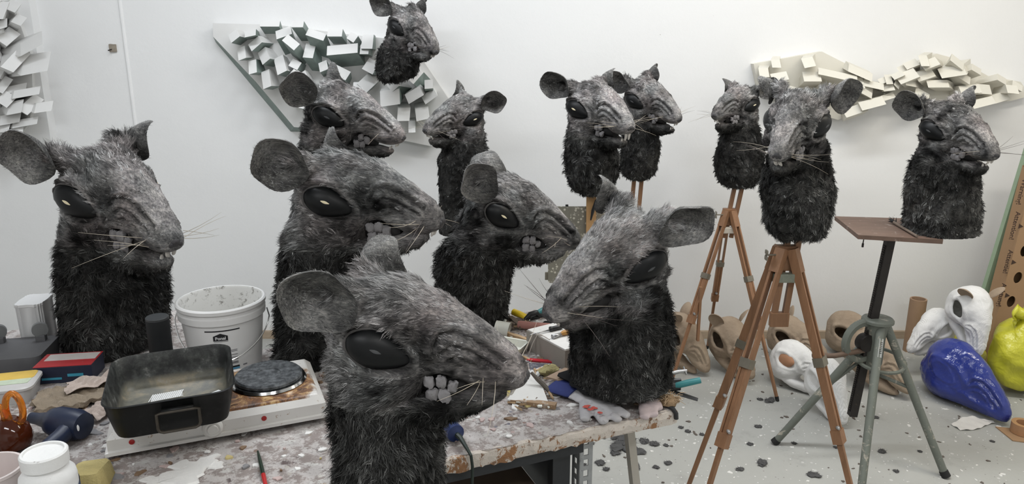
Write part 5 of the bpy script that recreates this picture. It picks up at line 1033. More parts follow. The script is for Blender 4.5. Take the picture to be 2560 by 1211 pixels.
mb = MB(); mb.tube([(top.x - .11, -.02, top.z), (top.x - .112, -.02, top.z - .03)], .002, 6); mb.tube([(top.x - .112, -.02, top.z - .03), (top.x - .112, -.02, top.z - .045)], .004, 6); mb.build('chain_pin', M_DARKM, st)
MB().lathe([(.024, .03), (.055, .028), (.060, .022), (.060, .012), (.045, .006), (.040, -.02), (.036, -.06), (.036, -.16), (.028, -.18), (.024, -.18)], 24, TR((hx, 0, hz_))).build('collar', M_GREYM, st, True, angle=35)
# gear housing with half wheel
MB().lathe([(.084, -.014), (.090, -.009), (.090, .009), (.084, .014), (.066, .012), (.064, 0), (.066, -.012)], 28, TR((hx - .055, -.01, hz_ - .065), R_(90), 0, R_(15)), closed=True).build('gear_wheel', M_GREYM, st, True, angle=35)
MB().lathe([(.002, -.02), (.034, -.018), (.036, 0), (.034, .018), (.002, .02)], 20, TR((hx - .045, -.012, hz_ - .07), R_(90), 0, R_(15))).build('gear_hub', M_DARKM, st, True, angle=35)
mb = MB(); mb.lathe([(.088, -.006), (.098, -.004), (.098, .004), (.088, .006)], 32, TR((hx + .03, 0, hz_ - .15), R_(10), 0, 0), closed=True); mb.build('hand_ring', M_GREYM, st, True, angle=35)
LP_ = Vector((hx, -.03, hz_)); LF_ = PZ(2148, 1266, 0) - S0; LD_ = (LF_ - LP_).normalized(); LM = Matrix.Translation(LP_ + LD_ * .075 + Vector((0, -.0165, -.002))) @ Vector((0, 0, -1)).rotation_difference(LD_).to_matrix().to_4x4()
MB().box((0, 0, 0), (.016, .004, .075), LM, bev=.0015).build('name_plate', simple('plate_alu', (.42, .43, .42), .4, .2, 60, metal=.5), st)
mb = MB(); [mb.box((0, -.0022, .022 - k * .007), (.010, .001, .0022), LM) for k in range(7)]; mb.build('plate_lines', M_RUB, st)
for (pa, pb, foot, off) in (((0, 0, 0), None, PZ(1935, 1110, 0), -.055), (None, None, PZ(2365, 1195, 0), .035), (None, None, PZ(2148, 1266, 0), 0)):
    F = foot - S0; A = Vector((hx + off, -.03 if off == 0 else 0, hz_ - (.0 if off >= 0 else .10)))
    lg = MB().tube([A, A + (F - A) * .97], [.0165, .0145], 10).build('leg', M_GREYM, st, True); MB().tube([A + (F - A) * .955, F + Vector((0, 0, .004))], [.0165, .018], 10).build('rubber_foot', M_RUB, lg, True)
    m = A + (F - A) * .42; MB().tube([m, Vector((hx, 0, hz_ - .20 if off >= 0 else hz_ - .11))], .0075, 8).build('strut', M_GREYM, st, True)
MB().tube([(hx - .05, -.02, hz_ - .10), (hx - .17, -.04, hz_ - .115), (hx - .26, -.05, hz_ - .11)], [.011, .010, .011], 10).build('crank', simple('rusty_crank', (.13, .085, .06), .55, .35, 25, dirt=(.34, .31, .27), dirt_amt=.62), st, True)
# stick brush on the platform
a, b = PZ(2232, 560, pz), PZ(2292, 596, pz); d_ = b - a; br = thing('stiff_brush', a, math.atan2(d_.y, d_.x), 'old brush with brown wooden handle lying across the stand platform', 'brush')
MB().tube([(.0, 0, .008), (d_.length, 0, .007)], [.006, .0045], 9).build('handle', M_DWOOD, br, True)
mb = MB(); rr = random.Random(8)
for k in range(40): mb.tube([(.01, rr.uniform(-.008, .008), .010), (-.012 + rr.uniform(-.012, .008), rr.uniform(-.016, .016), rr.uniform(.004, .024))], [.0016, .0006], 4)
mb.build('bristles', M_MATBLK, br, kind='stuff')
# ------------------------------------------------------------------ wall reliefs of protruding white blocks
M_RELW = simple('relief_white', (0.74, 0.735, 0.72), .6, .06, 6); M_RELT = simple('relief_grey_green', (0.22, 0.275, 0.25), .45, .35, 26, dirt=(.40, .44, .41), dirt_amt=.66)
M_RELC = simple('relief_cream', (0.70, 0.675, 0.60), .6, .06, 6)
def relief_wall(label, outline, blocks, conv, th, mats, seed, two=False, shifts=None):
    rr = random.Random(seed); Yb = WALL_Y - th; P = [PY(*q, Yb) for q in outline]; c0 = sum(P, Vector()) / len(P); c0.y = WALL_Y
    o = thing('wall_relief', c0, 0, label, 'wall sculpture', 'white block reliefs on the wall')
    mb = MB(); poly = [(p.x - c0.x, p.z - c0.z) for p in P]; n = len(poly); bk = [(x + sx, z + sz) for (x, z), (sx, sz) in zip(poly, shift)] if (shift := shifts or [(0, 0)] * n) else 0
    mb.add([(x, -th, z) for x, z in poly] + [(x, 0.0, z) for x, z in bk], [tuple(range(n)), tuple(range(2 * n - 1, n - 1, -1))] + [(i, n + i, n + (i + 1) % n, (i + 1) % n) for i in range(n)])
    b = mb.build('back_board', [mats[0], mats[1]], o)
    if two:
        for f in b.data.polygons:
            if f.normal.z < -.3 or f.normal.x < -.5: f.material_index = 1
    for (ex, ey, w_, h_, an, dx, dy) in blocks:
        (ex, ey), k = conv(ex, ey); w_, h_, dx, dy = w_ * k, h_ * k, dx * k, dy * k
        w_ *= 1.1; h_ *= 1.12; ln = rr.uniform(.07, .13); E = PY(ex, ey, Yb - ln); Bp = PY(ex + dx, ey + dy, Yb + .004); s_ = (E.y * math.cos(PITCH) - (E.z - CAM_H) * math.sin(PITCH)) / FPX
        u = Vector((math.cos(R_(an)), 0, math.sin(R_(an)))) * (w_ * s_ / 2); v = Vector((-math.sin(R_(an)), 0, math.cos(R_(an)))) * (h_ * s_ / 2 * 1.05); tl_ = Vector((0, rr.uniform(-.02, .02), 0))
        ti = Vector((0, -v.length * 1.1, 0)); q = [E - u - v + ti, E + u - v + tl_ + ti, E + u + v + tl_ - ti * .6, E - u + v - ti * .6]; g = [Bp + Vector(((p - E).x, 0, (p - E).z)) for p in q]
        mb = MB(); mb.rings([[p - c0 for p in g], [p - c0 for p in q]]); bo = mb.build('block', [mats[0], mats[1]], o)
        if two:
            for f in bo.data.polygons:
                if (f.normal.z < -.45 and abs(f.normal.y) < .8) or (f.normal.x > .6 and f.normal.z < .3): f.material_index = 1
    return o
c4 = lambda x, y: ((520 + x * .322, 30 + y * .322), .322); c5 = lambda x, y: ((1860 + x * .2734, 100 + y * .2734), .2734); c6 = lambda x, y: ((x * .3304, y * .3304), .3304)
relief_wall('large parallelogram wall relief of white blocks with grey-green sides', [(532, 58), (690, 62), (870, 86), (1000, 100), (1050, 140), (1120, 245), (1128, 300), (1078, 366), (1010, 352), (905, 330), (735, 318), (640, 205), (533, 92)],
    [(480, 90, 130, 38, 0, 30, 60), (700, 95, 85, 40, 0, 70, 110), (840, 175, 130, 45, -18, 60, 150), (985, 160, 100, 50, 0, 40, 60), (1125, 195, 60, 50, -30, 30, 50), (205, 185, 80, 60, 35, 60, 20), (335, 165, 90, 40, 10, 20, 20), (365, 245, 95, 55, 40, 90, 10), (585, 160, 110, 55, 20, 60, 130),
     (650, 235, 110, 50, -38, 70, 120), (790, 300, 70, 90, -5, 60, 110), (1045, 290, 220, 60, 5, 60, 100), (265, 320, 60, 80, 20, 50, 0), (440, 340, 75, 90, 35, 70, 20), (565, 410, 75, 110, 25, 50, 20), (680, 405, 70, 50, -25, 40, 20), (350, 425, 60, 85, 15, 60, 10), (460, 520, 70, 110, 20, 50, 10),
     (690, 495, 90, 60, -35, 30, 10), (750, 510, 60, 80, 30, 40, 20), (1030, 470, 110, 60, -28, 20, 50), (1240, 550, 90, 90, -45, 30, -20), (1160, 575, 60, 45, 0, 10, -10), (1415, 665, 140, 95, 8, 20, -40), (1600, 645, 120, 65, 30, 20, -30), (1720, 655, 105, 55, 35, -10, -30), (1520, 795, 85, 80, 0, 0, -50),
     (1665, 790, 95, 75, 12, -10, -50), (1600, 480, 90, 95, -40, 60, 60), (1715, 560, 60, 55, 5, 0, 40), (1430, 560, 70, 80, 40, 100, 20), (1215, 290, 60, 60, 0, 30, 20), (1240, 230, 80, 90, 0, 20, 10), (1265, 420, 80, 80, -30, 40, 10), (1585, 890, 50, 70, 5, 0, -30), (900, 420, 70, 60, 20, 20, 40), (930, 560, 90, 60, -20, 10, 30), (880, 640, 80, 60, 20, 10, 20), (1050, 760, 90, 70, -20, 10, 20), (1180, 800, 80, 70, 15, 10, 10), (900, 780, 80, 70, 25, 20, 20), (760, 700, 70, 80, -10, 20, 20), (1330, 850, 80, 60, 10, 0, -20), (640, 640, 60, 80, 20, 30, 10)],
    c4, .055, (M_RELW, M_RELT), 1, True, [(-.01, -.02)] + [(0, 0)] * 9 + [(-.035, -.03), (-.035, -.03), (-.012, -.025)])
relief_wall('wall relief of cream blocks behind the two right easels, straight top edge', [(1884, 160), (2055, 129), (2120, 162), (2185, 205), (2210, 235), (2150, 275), (2096, 300), (1990, 270), (1900, 235)],
    [(185, 300, 90, 65, 0, 0, -30), (285, 215, 65, 60, 0, 10, -30), (590, 205, 100, 70, 10, 10, -30), (320, 335, 130, 60, 10, 0, 20), (620, 335, 150, 70, 0, -40, 60), (850, 320, 330, 50, -12, -20, 60), (1060, 300, 220, 60, -22, -40, -30), (1120, 460, 140, 80, -25, -60, -20), (1170, 580, 200, 60, 15, -60, -10), (1180, 410, 170, 50, -12, -30, -10),
     (1300, 420, 80, 70, 10, -30, 0), (1010, 640, 180, 60, 20, -20, 40), (1320, 520, 120, 40, 15, -40, 0), (1060, 390, 60, 80, 0, -30, 0), (450, 470, 120, 70, -15, 0, 20), (700, 500, 120, 60, 10, -20, 10)], c5, .05, (M_RELC, M_RELC), 2)
relief_wall('fan shaped wall relief of cream blocks spreading like feathers', [(2205, 232), (2262, 175), (2342, 134), (2400, 150), (2470, 190), (2552, 205), (2575, 240), (2530, 252), (2430, 265), (2330, 262), (2240, 240)],
    [(1270, 370, 70, 40, 20, 20, 0), (1320, 360, 60, 70, 0, 20, 0), (1395, 320, 80, 40, 30, 30, 30), (1460, 260, 90, 50, 25, 20, 30), (1520, 220, 100, 50, 25, 30, 40), (1640, 190, 70, 80, 0, 40, -30), (1695, 215, 130, 60, 22, 60, 40), (1480, 330, 150, 70, 25, 60, 40), (1525, 385, 100, 60, -10, 70, 20), (1650, 315, 150, 70, 18, 70, 50),
     (1890, 290, 190, 70, 10, 80, -60), (1770, 400, 180, 55, 0, 90, 40), (1615, 500, 120, 70, -30, 30, 60), (1945, 200, 140, 60, -35, -60, 80), (2130, 270, 110, 50, -25, -160, 60), (2200, 450, 130, 70, -5, -220, 30), (2360, 360, 100, 50, -25, -200, 50), (2350, 525, 140, 60, 15, -120, 10), (2440, 450, 80, 60, -5, -120, 10),
     (2490, 420, 90, 50, -30, -60, 10), (2180, 570, 180, 55, 15, -60, -30), (2060, 450, 160, 60, 5, -100, 10), (1990, 330, 160, 60, -30, -120, 40), (1400, 400, 60, 60, -40, 20, 10)], c5, .05, (M_RELC, M_RELC), 3)
relief_wall('tall wall relief of white blocks beside the plaster bead', [(-160, -40), (20, -30), (50, 60), (78, 140), (82, 230), (74, 310), (40, 345), (-40, 360), (-170, 250)],
    [(110, 45, 90, 60, -20, -40, 20), (155, 150, 80, 55, -20, -60, 40), (70, 275, 90, 90, -35, -60, 30), (125, 455, 80, 130, -28, -90, 30), (250, 330, 190, 90, 25, -160, 60), (285, 480, 200, 120, 10, -150, 20), (45, 640, 70, 90, -20, -40, 0), (115, 670, 140, 45, 12, -60, 30), (200, 700, 180, 50, 10, -100, 20), (60, 750, 90, 70, -30, -30, 0),
     (240, 790, 70, 110, -35, -60, 10), (330, 810, 110, 60, 8, -120, 10), (130, 810, 120, 80, 10, -60, 10), (80, 900, 140, 60, 10, -40, 0), (200, 925, 190, 45, 10, -90, 10), (40, 960, 100, 60, 5, -30, 0), (110, 1000, 110, 50, 15, -60, 0), (20, 1080, 60, 70, 0, -20, 0), (20, 80, 60, 110, 0, 0, 0), (20, 180, 50, 60, 20, 0, 0)] + [(-60 - 95 * (k % 4) + 20 * (k % 3), 20 + 105 * (k // 4) + 30 * (k % 2), 75 + 12 * (k % 3), 70, (k * 37) % 60 - 30, 30, 10) for k in range(32)], c6, .085, (M_RELW, M_RELW), 4)
# peg that carries the small rat, nail plate
nbp = rb('hung high'); MB().tube([(nbp.x - .02, nbp.y + .02, nbp.z + .10), (nbp.x - .02, WALL_Y, nbp.z + .115)], .010, 10).build('wall_peg', M_EASEL, None, True, label='wooden peg in the wall that carries the small rat head', cat='peg')
np_ = thing('nail_plate', PY(283, 120, WALL_Y), 0, 'small rusty nail plate in the wall beside the plaster bead', 'nail plate')
MB().box((0, -.004, 0), (.034, .008, .036), jit=.003).build('plate', simple('old_filler', (.30, .26, .21), .8, .4, 60), np_); MB().tube([(-.004, -.004, -.006), (-.012, -.03, -.012)], .003, 7).build('nail', M_DARKM, np_, True)
# ------------------------------------------------------------------ raw heads, bags and litter on the floor
def form_head(name, label, O_px, Oy, N_px, Ny, mat, side=-1, roll=0, holes=True, ear=True, ear_mat=None, group=None, vox=.008, wide=1.0, thick=.006, extra=None, full=False, cat='head form', minz=None, mouth=True, smooth=3, eye_bump=False):
    O = PY(*O_px, Oy); s = Ny; r_n = ray(*N_px); c0_ = Vector((0, 0, CAM_H)); L_ = .282 * s   # nose on its pixel ray, at the head's length from the eyes
    tc = (O - c0_).dot(r_n) / r_n.dot(r_n); h2 = L_ ** 2 - (c0_ + r_n * tc - O).length_squared; tn = tc - (math.sqrt(h2) if h2 > 0 else 0) / r_n.length; N = c0_ + r_n * tn
    d = (N - O); X = d.normalized(); Yv = Vector((0, 0, 1)).cross(X).normalized(); Zv = X.cross(Yv); B3 = Matrix((X, Yv, Zv)).transposed() @ Matrix.Rotation(R_(roll), 3, 'X') @ Matrix.Rotation(math.atan2(-.042, .278), 3, 'Y').inverted()
    mb = MB(); mb.rings([[(x, y * wide, z) for x, y, z in r] for r in head_rings(36)])
    if mouth: mb.rings([[(p.x, p.y * wide, p.z) for p in r] for r in jaw_rings(R_(4))[0]])
    if full: mb.rings([[(x, wd * wide * math.cos(a), zc + hh * math.sin(a)) for a in [2 * math.pi * i / 24 for i in range(24)]] for x, wd, zc, hh in ((-.19, .03, -.05, .03), (-.17, .075, -.05, .075), (-.12, .10, -.05, .095), (-.05, .112, -.05, .10), (.03, .10, -.05, .09), (.11, .075, -.05, .07), (.18, .055, -.052, .048), (.24, .036, -.052, .028), (.268, .014, -.05, .012))])
    me = voxel(mb, vox); co = laplace(me, getco(me), smooth); setco(me, co); n = getno(me); dd, er = relief(co, n, .8)
    co = co + n * (dd + .004 * vnoise(co * 22 + len(label), 4) + .0015 * vnoise(co * 60, 5))[:, None]
    if eye_bump: co = co + n * (.022 * np.clip(1.05 - er, 0, .25) * 4 * (np.abs(n[:, 1]) > .2))[:, None]
    setco(me, co * s); me.materials.clear(); me.materials.append(mat)
    if holes:
        bm = bmesh.new(); bm.from_mesh(me); bm.verts.ensure_lookup_table(); q = co
        kill = [f for f in bm.faces if np.mean([er[v.index] for v in f.verts]) < .90 and abs(f.normal.y) > .25]
        bmesh.ops.delete(bm, geom=kill, context='FACES')
        for _ in range(8):
            bv = [v for v in bm.verts if v.is_boundary]; nw = {v: sum((e.other_vert(v).co for e in v.link_edges if e.is_boundary), Vector()) / 2 for v in bv if sum(e.is_boundary for e in v.link_edges) == 2}
            for v, c_ in nw.items(): v.co = v.co * .4 + c_ * .6
        bm.to_mesh(me); bm.free()
    me.polygons.foreach_set('use_smooth', [True] * len(me.polygons))
    root = thing(name, O, 0, label, cat, group); root.rotation_euler = B3.to_euler()
    bo = link('shell', me, root)
    if holes: m_ = bo.modifiers.new('thick', 'SOLIDIFY'); m_.thickness = thick; m_.offset = -1
    if ear:
        for sg in (1, -1):
            bp = Vector((-.105, sg * .062 * wide, .078)); er_ = Vector((-.35, sg * .6, .7)).normalized(); nf = Vector((.7, sg * .6, -.1)); nf = (nf - er_ * nf.dot(er_)).normalized(); et = er_.cross(nf); em = MB(); F, K = [], []
            for r in (.1, .4, .7, .9, 1.0):
                F.append([(bp + er_ * (.055 + .062 * r * math.cos(a)) + et * .048 * r * math.sin(a) + nf * (.02 * r * r)) * s for a in [2 * math.pi * i / 20 for i in range(20)]]); K.append([p - nf * .005 * s for p in F[-1]])
            em.rings(F + K[::-1]); em.build('ear', ear_mat or mat, root, True, angle=70)
    if extra: extra(root, s)
    # rest on the floor
    co_ = np.array([tuple(B3 @ Vector(v)) for v in co * s]); low = co_[:, 2].min() + O.z
    root['lowest'] = float(low)
    if minz is not None: root.location.z += minz - low
    return root
t = NT('papier_mache', .85, .15); c = t.mix(t.noise(11, 6, .7), (.24, .175, .125), (.46, .37, .275)); c = t.mix(t.ramp(t.noise(4, 5, .7), [(.55, (0, 0, 0)), (.75, (1, 1, 1))]), c, (.19, .135, .10)); t.color(c).bump(t.noise(24, 6, .75), .6, .01); M_PAPIER = t.m
t = NT('plaster_gauze', .75, .2)
def weave(ax):
    sep = t.n('ShaderNodeSeparateXYZ'); t.l(t.co, sep.inputs[0]); m_ = t.n('ShaderNodeMath', operation='MULTIPLY'); t.l(sep.outputs[ax], m_.inputs[0]); m_.inputs[1].default_value = 1000.0; s_ = t.n('ShaderNodeMath', operation='SINE'); t.l(m_.outputs[0], s_.inputs[0]); return s_.outputs[0]
pr = t.n('ShaderNodeMath', operation='MULTIPLY'); t.l(weave(0), pr.inputs[0]); t.l(weave(2), pr.inputs[1])
pat = t.mix(1.0, t.ramp(pr.outputs[0], [(.30, (0, 0, 0)), (.55, (1, 1, 1))]), t.ramp(t.noise(9, 3), [(.45, (0, 0, 0)), (.58, (1, 1, 1))]), 'MULTIPLY')
c = t.mix(t.noise(10, 5), (.70, .69, .68), (.80, .80, .79)); t.color(t.mix(pat, c, (.52, .51, .49))).bump(t.noise(30, 5), .5, .006); M_PGAUZE = t.m
t = NT('blue_gloss_film', .16, .6); c = t.mix(t.noise(5, 5), (.014, .024, .165), (.030, .050, .27)); t.color(c).bump(t.noise(13, 5, .6), .5, .012); M_BLUEF = t.m
M_CLAY = simple('terracotta_clay', (.40, .205, .115), .7, .15, 12, bump=.3)
G1, G2 = 'raw papier-mache heads on the floor', 'white gauze heads on the floor'
form_head('papier_mache_head', 'raw brown papier-mache head next to the far easel leg, slit mouth to the right', (1704, 872), 3.60, (1795, 938), .76, M_PAPIER, group=G1, minz=.002)
form_head('papier_mache_head', 'raw brown papier-mache head with large round eye hole, between the easels', (1832, 862), 3.58, (1892, 930), .76, M_PAPIER, group=G1, minz=.002)
form_head('papier_mache_head', 'raw brown papier-mache head lying behind a gauze head by the wall', (1985, 842), 3.72, (2080, 872), .72, M_PAPIER, group=G1, minz=.002)
form_head('papier_mache_head', 'dark brown papier-mache head behind the metal stand legs', (2190, 925), 3.40, (2296, 992), .78, M_PAPIER, group=G1, minz=.002, ear=False)
form_head('papier_mache_head', 'dusty brown papier-mache head against the wall behind the metal stand', (2130, 858), 3.80, (2235, 872), .75, M_PAPIER, group=G1, minz=.002, ear=False)
def clay_patch(root, s): MB().ball((-.030 * s, -.094 * s, .01 * s), (.062 * s, .022 * s, .046 * s), 16, 10, None, .06, 3).build('clay_core', M_CLAY, root, True)
form_head('plaster_mask', 'white plaster gauze head with an open patch of brown clay', (1992, 898), 3.42, (2085, 930), .68, M_PGAUZE, group=G2, minz=.002, extra=clay_patch, ear=False, roll=-10, holes=False)
form_head('plaster_mask', 'white plaster gauze head with its snout pointing down beside the stand', (2075, 945), 3.12, (2128, 1030), .66, M_PGAUZE, group=G2, minz=.002, ear=False, holes=False)
form_head('plaster_mask', 'small white gauze head lying beside the cardboard tube', (2330, 822), 3.56, (2262, 858), .62, M_PGAUZE, group=G2, ear=False, holes=False)
form_head('plaster_mask', 'tall white gauze head with big eye holes propped on the blue head', (2432, 785), 3.40, (2468, 888), .72, M_PGAUZE, group=G2, ear_mat=M_PAPIER)
form_head('blue_head', 'glossy blue plastic-coated head form lying on the floor', (2405, 945), 3.24, (2546, 1022), .98, M_BLUEF, holes=False, ear=False, mouth=False, vox=.007, minz=.002, eye_bump=True, wide=.85, full=True, cat='head form')
# yellow plastic bags
M_BAG = simple('yellow_plastic_bag', (.56, .52, .03), .35, .25, 6, spec=.5)
t = NT('yellow_film', .3, .5); c = t.mix(t.noise(7, 5, .6), (.44, .42, .02), (.68, .66, .06)); t.color(c).bump(t.noise(6, 4, .55, .8), .8, .03); M_BAG = t.m
def bag(label, ctr, rad, seed, group, knot=(-.35, -.01, 1.8)):
    mb = MB(); mb.ball((0, 0, rad[2]), rad, 40, 26); V = np.array([tuple(v) for v in mb.v])
    nrm = V - np.array([0, 0, rad[2]]); nrm /= np.linalg.norm(nrm, axis=1)[:, None]; k = .5 * (1 - np.abs(vnoise(V * 9 + seed, 3))) + .25 * vnoise(V * 18 + seed, 4); V = V + nrm * (k * .055 - .03)[:, None]; V[:, 2] = np.maximum(V[:, 2], .001)
    mb.v = [tuple(v) for v in V]; o = thing('plastic_bag', ctr, 0, label, 'plastic bag', group); mb.build('bag', M_BAG, o, True, angle=180)
    MB().sheet(lambda u, v: ((u - .5) * .10 + .02 * math.sin(7 * v), .02 * math.sin(9 * u), v * .10 + .015 * math.sin(13 * u)), 12, 8, .001, TR((rad[0] * knot[0], knot[1], rad[2] * knot[2]), .2, -.3, .4)).build('knot', M_BAG, o, True, angle=180)
    return o
bag('bulging yellow plastic bag behind the blue head', PZ(2575, 1020, 0) + Vector((.06, .16, 0)), (.19, .13, .20), 3, 'yellow plastic bags')
bag('low yellow plastic bag squeezed under the tall gauze head', (PZ(2385, 930, 0).x, 3.60, 0), (.15, .12, .10), 9, 'yellow plastic bags', (.5, .10, 1.1))
# cardboard tube
p = PY(2289, 800, 3.86); tb = thing('cardboard_tube', (p.x, 3.86, 0), 0, 'short brown cardboard tube standing by the wall', 'tube')
MB().lathe([(.040, 0), (.042, 0), (.042, .30), (.034, .30), (.034, .002)], 26, closed=True).build('tube', simple('kraft_tube', (.33, .215, .135), .75, .15, 14), tb, True, angle=35)
# panels leaning at the right
def lean(name, px_bot, px_top, Yv, width, th, mat, label, cat):
    a, b = PY(*px_bot, Yv), PY(*px_top, Yv); u = (b - a).normalized(); a = a - u * (a.z / u.z); Ln = (b - a).length; r = Vector((u.z, 0, -u.x))
    o = thing(name, a, 0, label, cat); M = Matrix((r, Vector((0, 1, 0)), u)).transposed().to_4x4()
    if width is None: width = (XR - .012 - a.x) 
    return o, M, Ln, width
M_GLASS = simple('green_glass_edge', (.30, .40, .27), .25, .2, 10); M_OLDW = simple('weathered_panel', (.34, .285, .225), .7, .25, 12, st=(3, 3, .5), dirt=(.55, .52, .47), dirt_amt=.62)
XLIM = 3.13
def slab(o, M, Ln, w0, w1, y0, y1, name, mat, zlo=.0, parent=None):
    mb = MB(); v = []
    for z in (zlo, Ln):
        for x, y in ((w0, y0), (w1, y0), (w1, y1), (w0, y1)): v.append(M @ Vector((x, y, z)))
    # trim at the floor so that the slab stands flat
    for i in range(4):
        u = M @ Vector((0, 0, 1)); v[i] = v[i] - u * ((v[i].z) / u.z)
    mb.add(v, [(3, 2, 1, 0), (4, 5, 6, 7), (0, 1, 5, 4), (1, 2, 6, 5), (2, 3, 7, 6), (3, 0, 4, 7)]); return mb.build(name, mat, parent or o)
o, M, Ln, _ = lean('leaning_panel', (2440, 765), (2552, 395), 3.80, .3, .02, M_GLASS, 'tall panel with green edge strip leaning towards the right wall', 'panel')
Ln = 1.18
slab(o, M, Ln, 0, .035, -.03, .0, 'edge_strip', M_GLASS); slab(o, M, Ln, .035, .14, -.034, .0, 'panel', M_OLDW)
# cardboard box side with warnings and hand holes
t = NT('brown_cardboard', .75, .2); c = t.mix(t.noise(3, 4), (.33, .205, .115), (.39, .25, .145)); t.color(c); M_CARD = t.m
o, M, Ln, _ = lean('cardboard_sheet', (2492, 790), (2577, 470), 3.62, .3, .02, M_CARD, 'brown cardboard sheet with printed warnings and oval holes, leaning at the right', 'cardboard')
Ln = 1.05; CW = .32
# the sheet is cut around real oval holes
a0 = M; holes = []
def card_uv(px, py):
    p = PY(px, py, o.location.y) - o.location; q = M.inverted() @ p; return q.x, q.z
hol = [(*card_uv(2528, 755), .021, .030), (*card_uv(2545, 695), .021, .030), (*card_uv(2562, 628), .021, .030)]
bm = bmesh.new()
def add_poly(pts, hs):
    ed = []
    for loop in [pts] + hs:
        vs = [bm.verts.new((x, 0, z)) for x, z in loop]; ed += [bm.edges.new((vs[i], vs[(i + 1) % len(vs)])) for i in range(len(vs))]
    bmesh.ops.triangle_fill(bm, use_beauty=True, use_dissolve=False, edges=ed)
u_ = M @ Vector((0, 0, 1)); rr_ = M @ Vector((1, 0, 0)); zb = lambda x: -(rr_.z * x) / u_.z
add_poly([(0, zb(0)), (CW, zb(CW)), (CW, Ln), (0, Ln)], [[(hx_ + ra * math.cos(2 * math.pi * i / 20), hz__ + rb2 * math.sin(2 * math.pi * i / 20)) for i in range(20)] for hx_, hz__, ra, rb2 in hol])
r_ = bmesh.ops.extrude_face_region(bm, geom=bm.faces[:]); [setattr(v, 'co', v.co + Vector((0, .006, 0))) for v in r_['geom'] if isinstance(v, bmesh.types.BMVert)]
bmesh.ops.recalc_face_normals(bm, faces=bm.faces); bmesh.ops.transform(bm, matrix=M, verts=bm.verts); me = bpy.data.meshes.new('sheet'); bm.to_mesh(me); bm.free(); me.materials.append(M_CARD); link('sheet', me, o)
slab(o, M, Ln, 0, CW, .095, .10, 'back_wall', M_CARD); slab(o, M, Ln, 0, .005, .006, .095, 'side_wall', M_CARD); slab(o, M, Ln, CW - .005, CW, .006, .095, 'side_wall', M_CARD)
mb = MB(); mb.box((CW / 2, .05, Ln - .003), (CW, .088, .006), M); mb.build('lid', M_CARD, o)
M_INK = simple('brown_ink', (.055, .03, .02), .7, .1)
for txt, px, py in (('Achtung!', 2503, 738), ('Attentie!', 2519, 655), ('Attention!', 2536, 565), ('Warning!', 2553, 480)):
    x, z = card_uv(px, py); v, f = text_mesh(txt, .034, True); mb = MB(); mb.add(v, f, M @ TR((x, -.0012, z)) @ Matrix.Rotation(R_(90), 4, 'X') @ Matrix.Rotation(R_(-90), 4, 'Z') @ Matrix.Rotation(R_(0), 4, 'Y')); mb.build('printed_word', M_INK, o)
    tx, tz = x + .032, z - .012 * 0 + .0; mb = MB(); mb.add([M @ Vector((tx + a_, -.0014, tz + b_)) for a_, b_ in ((-.012, -.013), (-.012, .013), (.012, 0))], [(0, 1, 2)]); mb.build('printed_triangle', M_INK, o)
# box behind the sheet, dark through the holes
# tape roll, flap, paper
p = PZ(2556, 1085, 0); tr = thing('tape_roll', (p.x, p.y, .0065), 0, 'brown packing tape roll at the cardboard edge', 'tape')
MB().lathe([(.030, 0), (.048, 0), (.048, .045), (.030, .045)], 28, closed=True).build('roll', simple('tape_brown', (.42, .23, .12), .4, .15), tr, True, angle=35)
o = MB().sheet(lambda u, v: (.0 + u * .16, -.02 + v * .12 - u * .05, .0045 + .003 * v * u), 6, 4, .004).build('cardboard_flap', M_CARD, None, label='loose cardboard flap lying under the tape roll', cat='cardboard'); o.location = PZ(2524, 1098, 0)
o = MB().sheet(lambda u, v: ((u - .5) * .20, (v - .5) * .05 * (1 + .5 * math.sin(5 * u)), .003 + .022 * math.sin(3.1 * u) ** 2 * v + .006 * math.sin(12 * u + 4 * v) ** 2), 18, 6, .0015).build('paper_strip', simple('torn_white_paper', (.60, .58, .55), .8, .12, 20), None, True, label='torn white paper strip lying in front of the blue head', cat='paper'); o.location = PZ(2436, 1064, 0); o.rotation_euler = (0, 0, .25)
# fur clumps and chips
M_CLUMP = simple('fur_lint', (.075, .074, .074), .95, .4, 60)
def clump(px, py, r, k, asp=1.3):
    rr = random.Random(k); p = PZ(px, py, 0); o = thing('fur_tuft', (p.x, p.y, 0), rr.uniform(0, 6.28), 'dark grey tuft of shed fur on the floor ' + ('beside the workbench legs' if px < 1700 else 'between the easel legs' if px < 2030 else 'around the metal stand'), 'fur tuft', 'shed fur tufts on the floor')
    mb = MB(); mb.ball((0, 0, r * .25), (r * asp, r, r * .2), 13, 6, None, .42, k); mb.v = [(x, y, max(z, .0005)) for x, y, z in mb.v]; mb.build('wad', M_CLUMP, o)
    mb = MB()
    for _ in range(34):
        a = rr.uniform(0, 6.28); q = Vector((math.cos(a) * r * asp * rr.uniform(.4, .95), math.sin(a) * r * rr.uniform(.4, .95), r * rr.uniform(.1, .4))); e = q + Vector((math.cos(a + rr.uniform(-1, 1)), math.sin(a + rr.uniform(-1, 1)), rr.uniform(-.2, .4))) * r * .6; e.z = max(e.z, .0006)
        mb.tube([q, e], [.0009, .0004], 4)
    mb.build('hairs', M_CLUMP, o, kind='stuff')
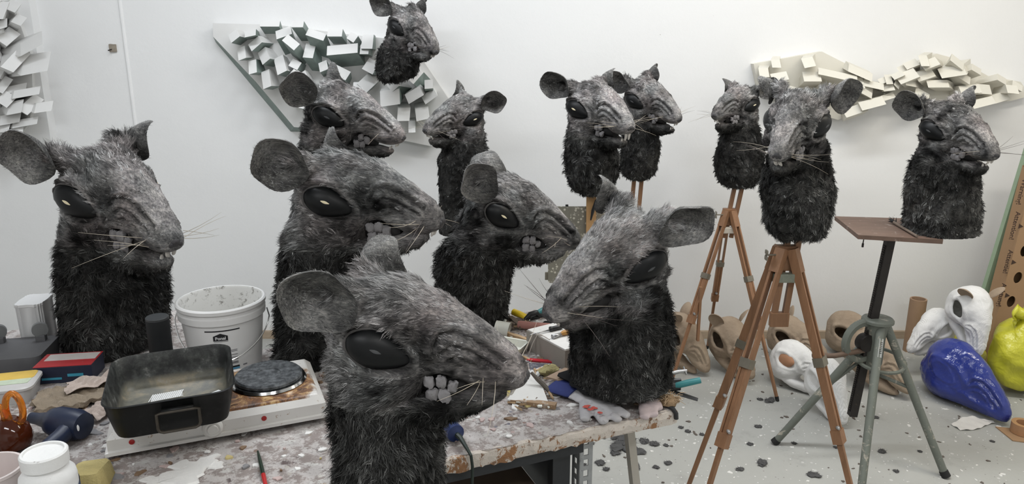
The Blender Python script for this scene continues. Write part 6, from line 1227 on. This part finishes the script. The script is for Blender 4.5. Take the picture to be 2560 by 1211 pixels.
CL = [(1560, 1112, .040, 1.7), (1585, 1130, .026, 1.5), (1528, 1080, .016, 1), (1510, 1095, .012, 1), (1538, 1135, .018, 1), (1610, 1105, .018, 1.2), (1635, 1112, .018, 1.1), (1500, 1160, .018, 1), (1455, 1165, .016, 1), (1515, 1175, .013, 1), (1650, 1055, .014, 1), (1670, 1160, .014, 1), (1590, 1168, .014, 2.2), (1925, 1003, .020, 1.5), (1900, 1000, .012, 1), (1875, 1112, .012, 1), (1895, 1068, .012, 1.3), (1905, 1160, .018, 1.6),
      (2205, 1130, .014, 1.2), (2188, 1045, .012, 1.2), (2170, 1062, .010, 1), (2035, 1190, .018, 1.4), (1720, 1080, .012, 1), (1702, 1070, .010, 1), (1755, 1088, .010, 1), (1640, 1170, .012, 1), (1478, 1110, .013, 1), (1545, 1095, .02, 1.4), (1665, 1115, .010, 1), (2300, 1130, .008, 1), (2480, 1105, .008, 1), (1850, 1175, .012, 1.3), (1985, 1110, .010, 1), (2240, 1180, .010, 1), (2090, 1120, .009, 1)]
for k, (x, y, r, asp) in enumerate(CL): clump(x, y, r, k + 1, asp)
mb = MB(); rr = random.Random(12)
for k in range(420):
    x, y = rr.uniform(.35, 2.9), rr.uniform(1.6, 3.95); mb.blob(blob_poly(rr.uniform(.002, .008), rr, 6, rr.uniform(.7, 1.8)), .0002, rr.uniform(.001, .003), TR((x, y, 0), 0, 0, rr.uniform(0, 6.28)))
mb.build('plaster_chips', simple('chip_white', (.68, .67, .64), .7, .12, 30), None, label='scattered white plaster chips on the concrete floor', cat='plaster chips', kind='stuff')
mb = MB()
for k in range(260):
    x, y = rr.uniform(.35, 2.9), rr.uniform(1.6, 3.95); mb.blob(blob_poly(rr.uniform(.002, .007), rr, 6, rr.uniform(.7, 2.2)), .0002, rr.uniform(.001, .004), TR((x, y, 0), 0, 0, rr.uniform(0, 6.28)))
mb.build('dark_crumbs', simple('crumb_brown', (.12, .10, .085), .8, .3, 30), None, label='scattered dark crumbs and dirt on the concrete floor', cat='dirt', kind='stuff')
bpy.context.view_layer.update()
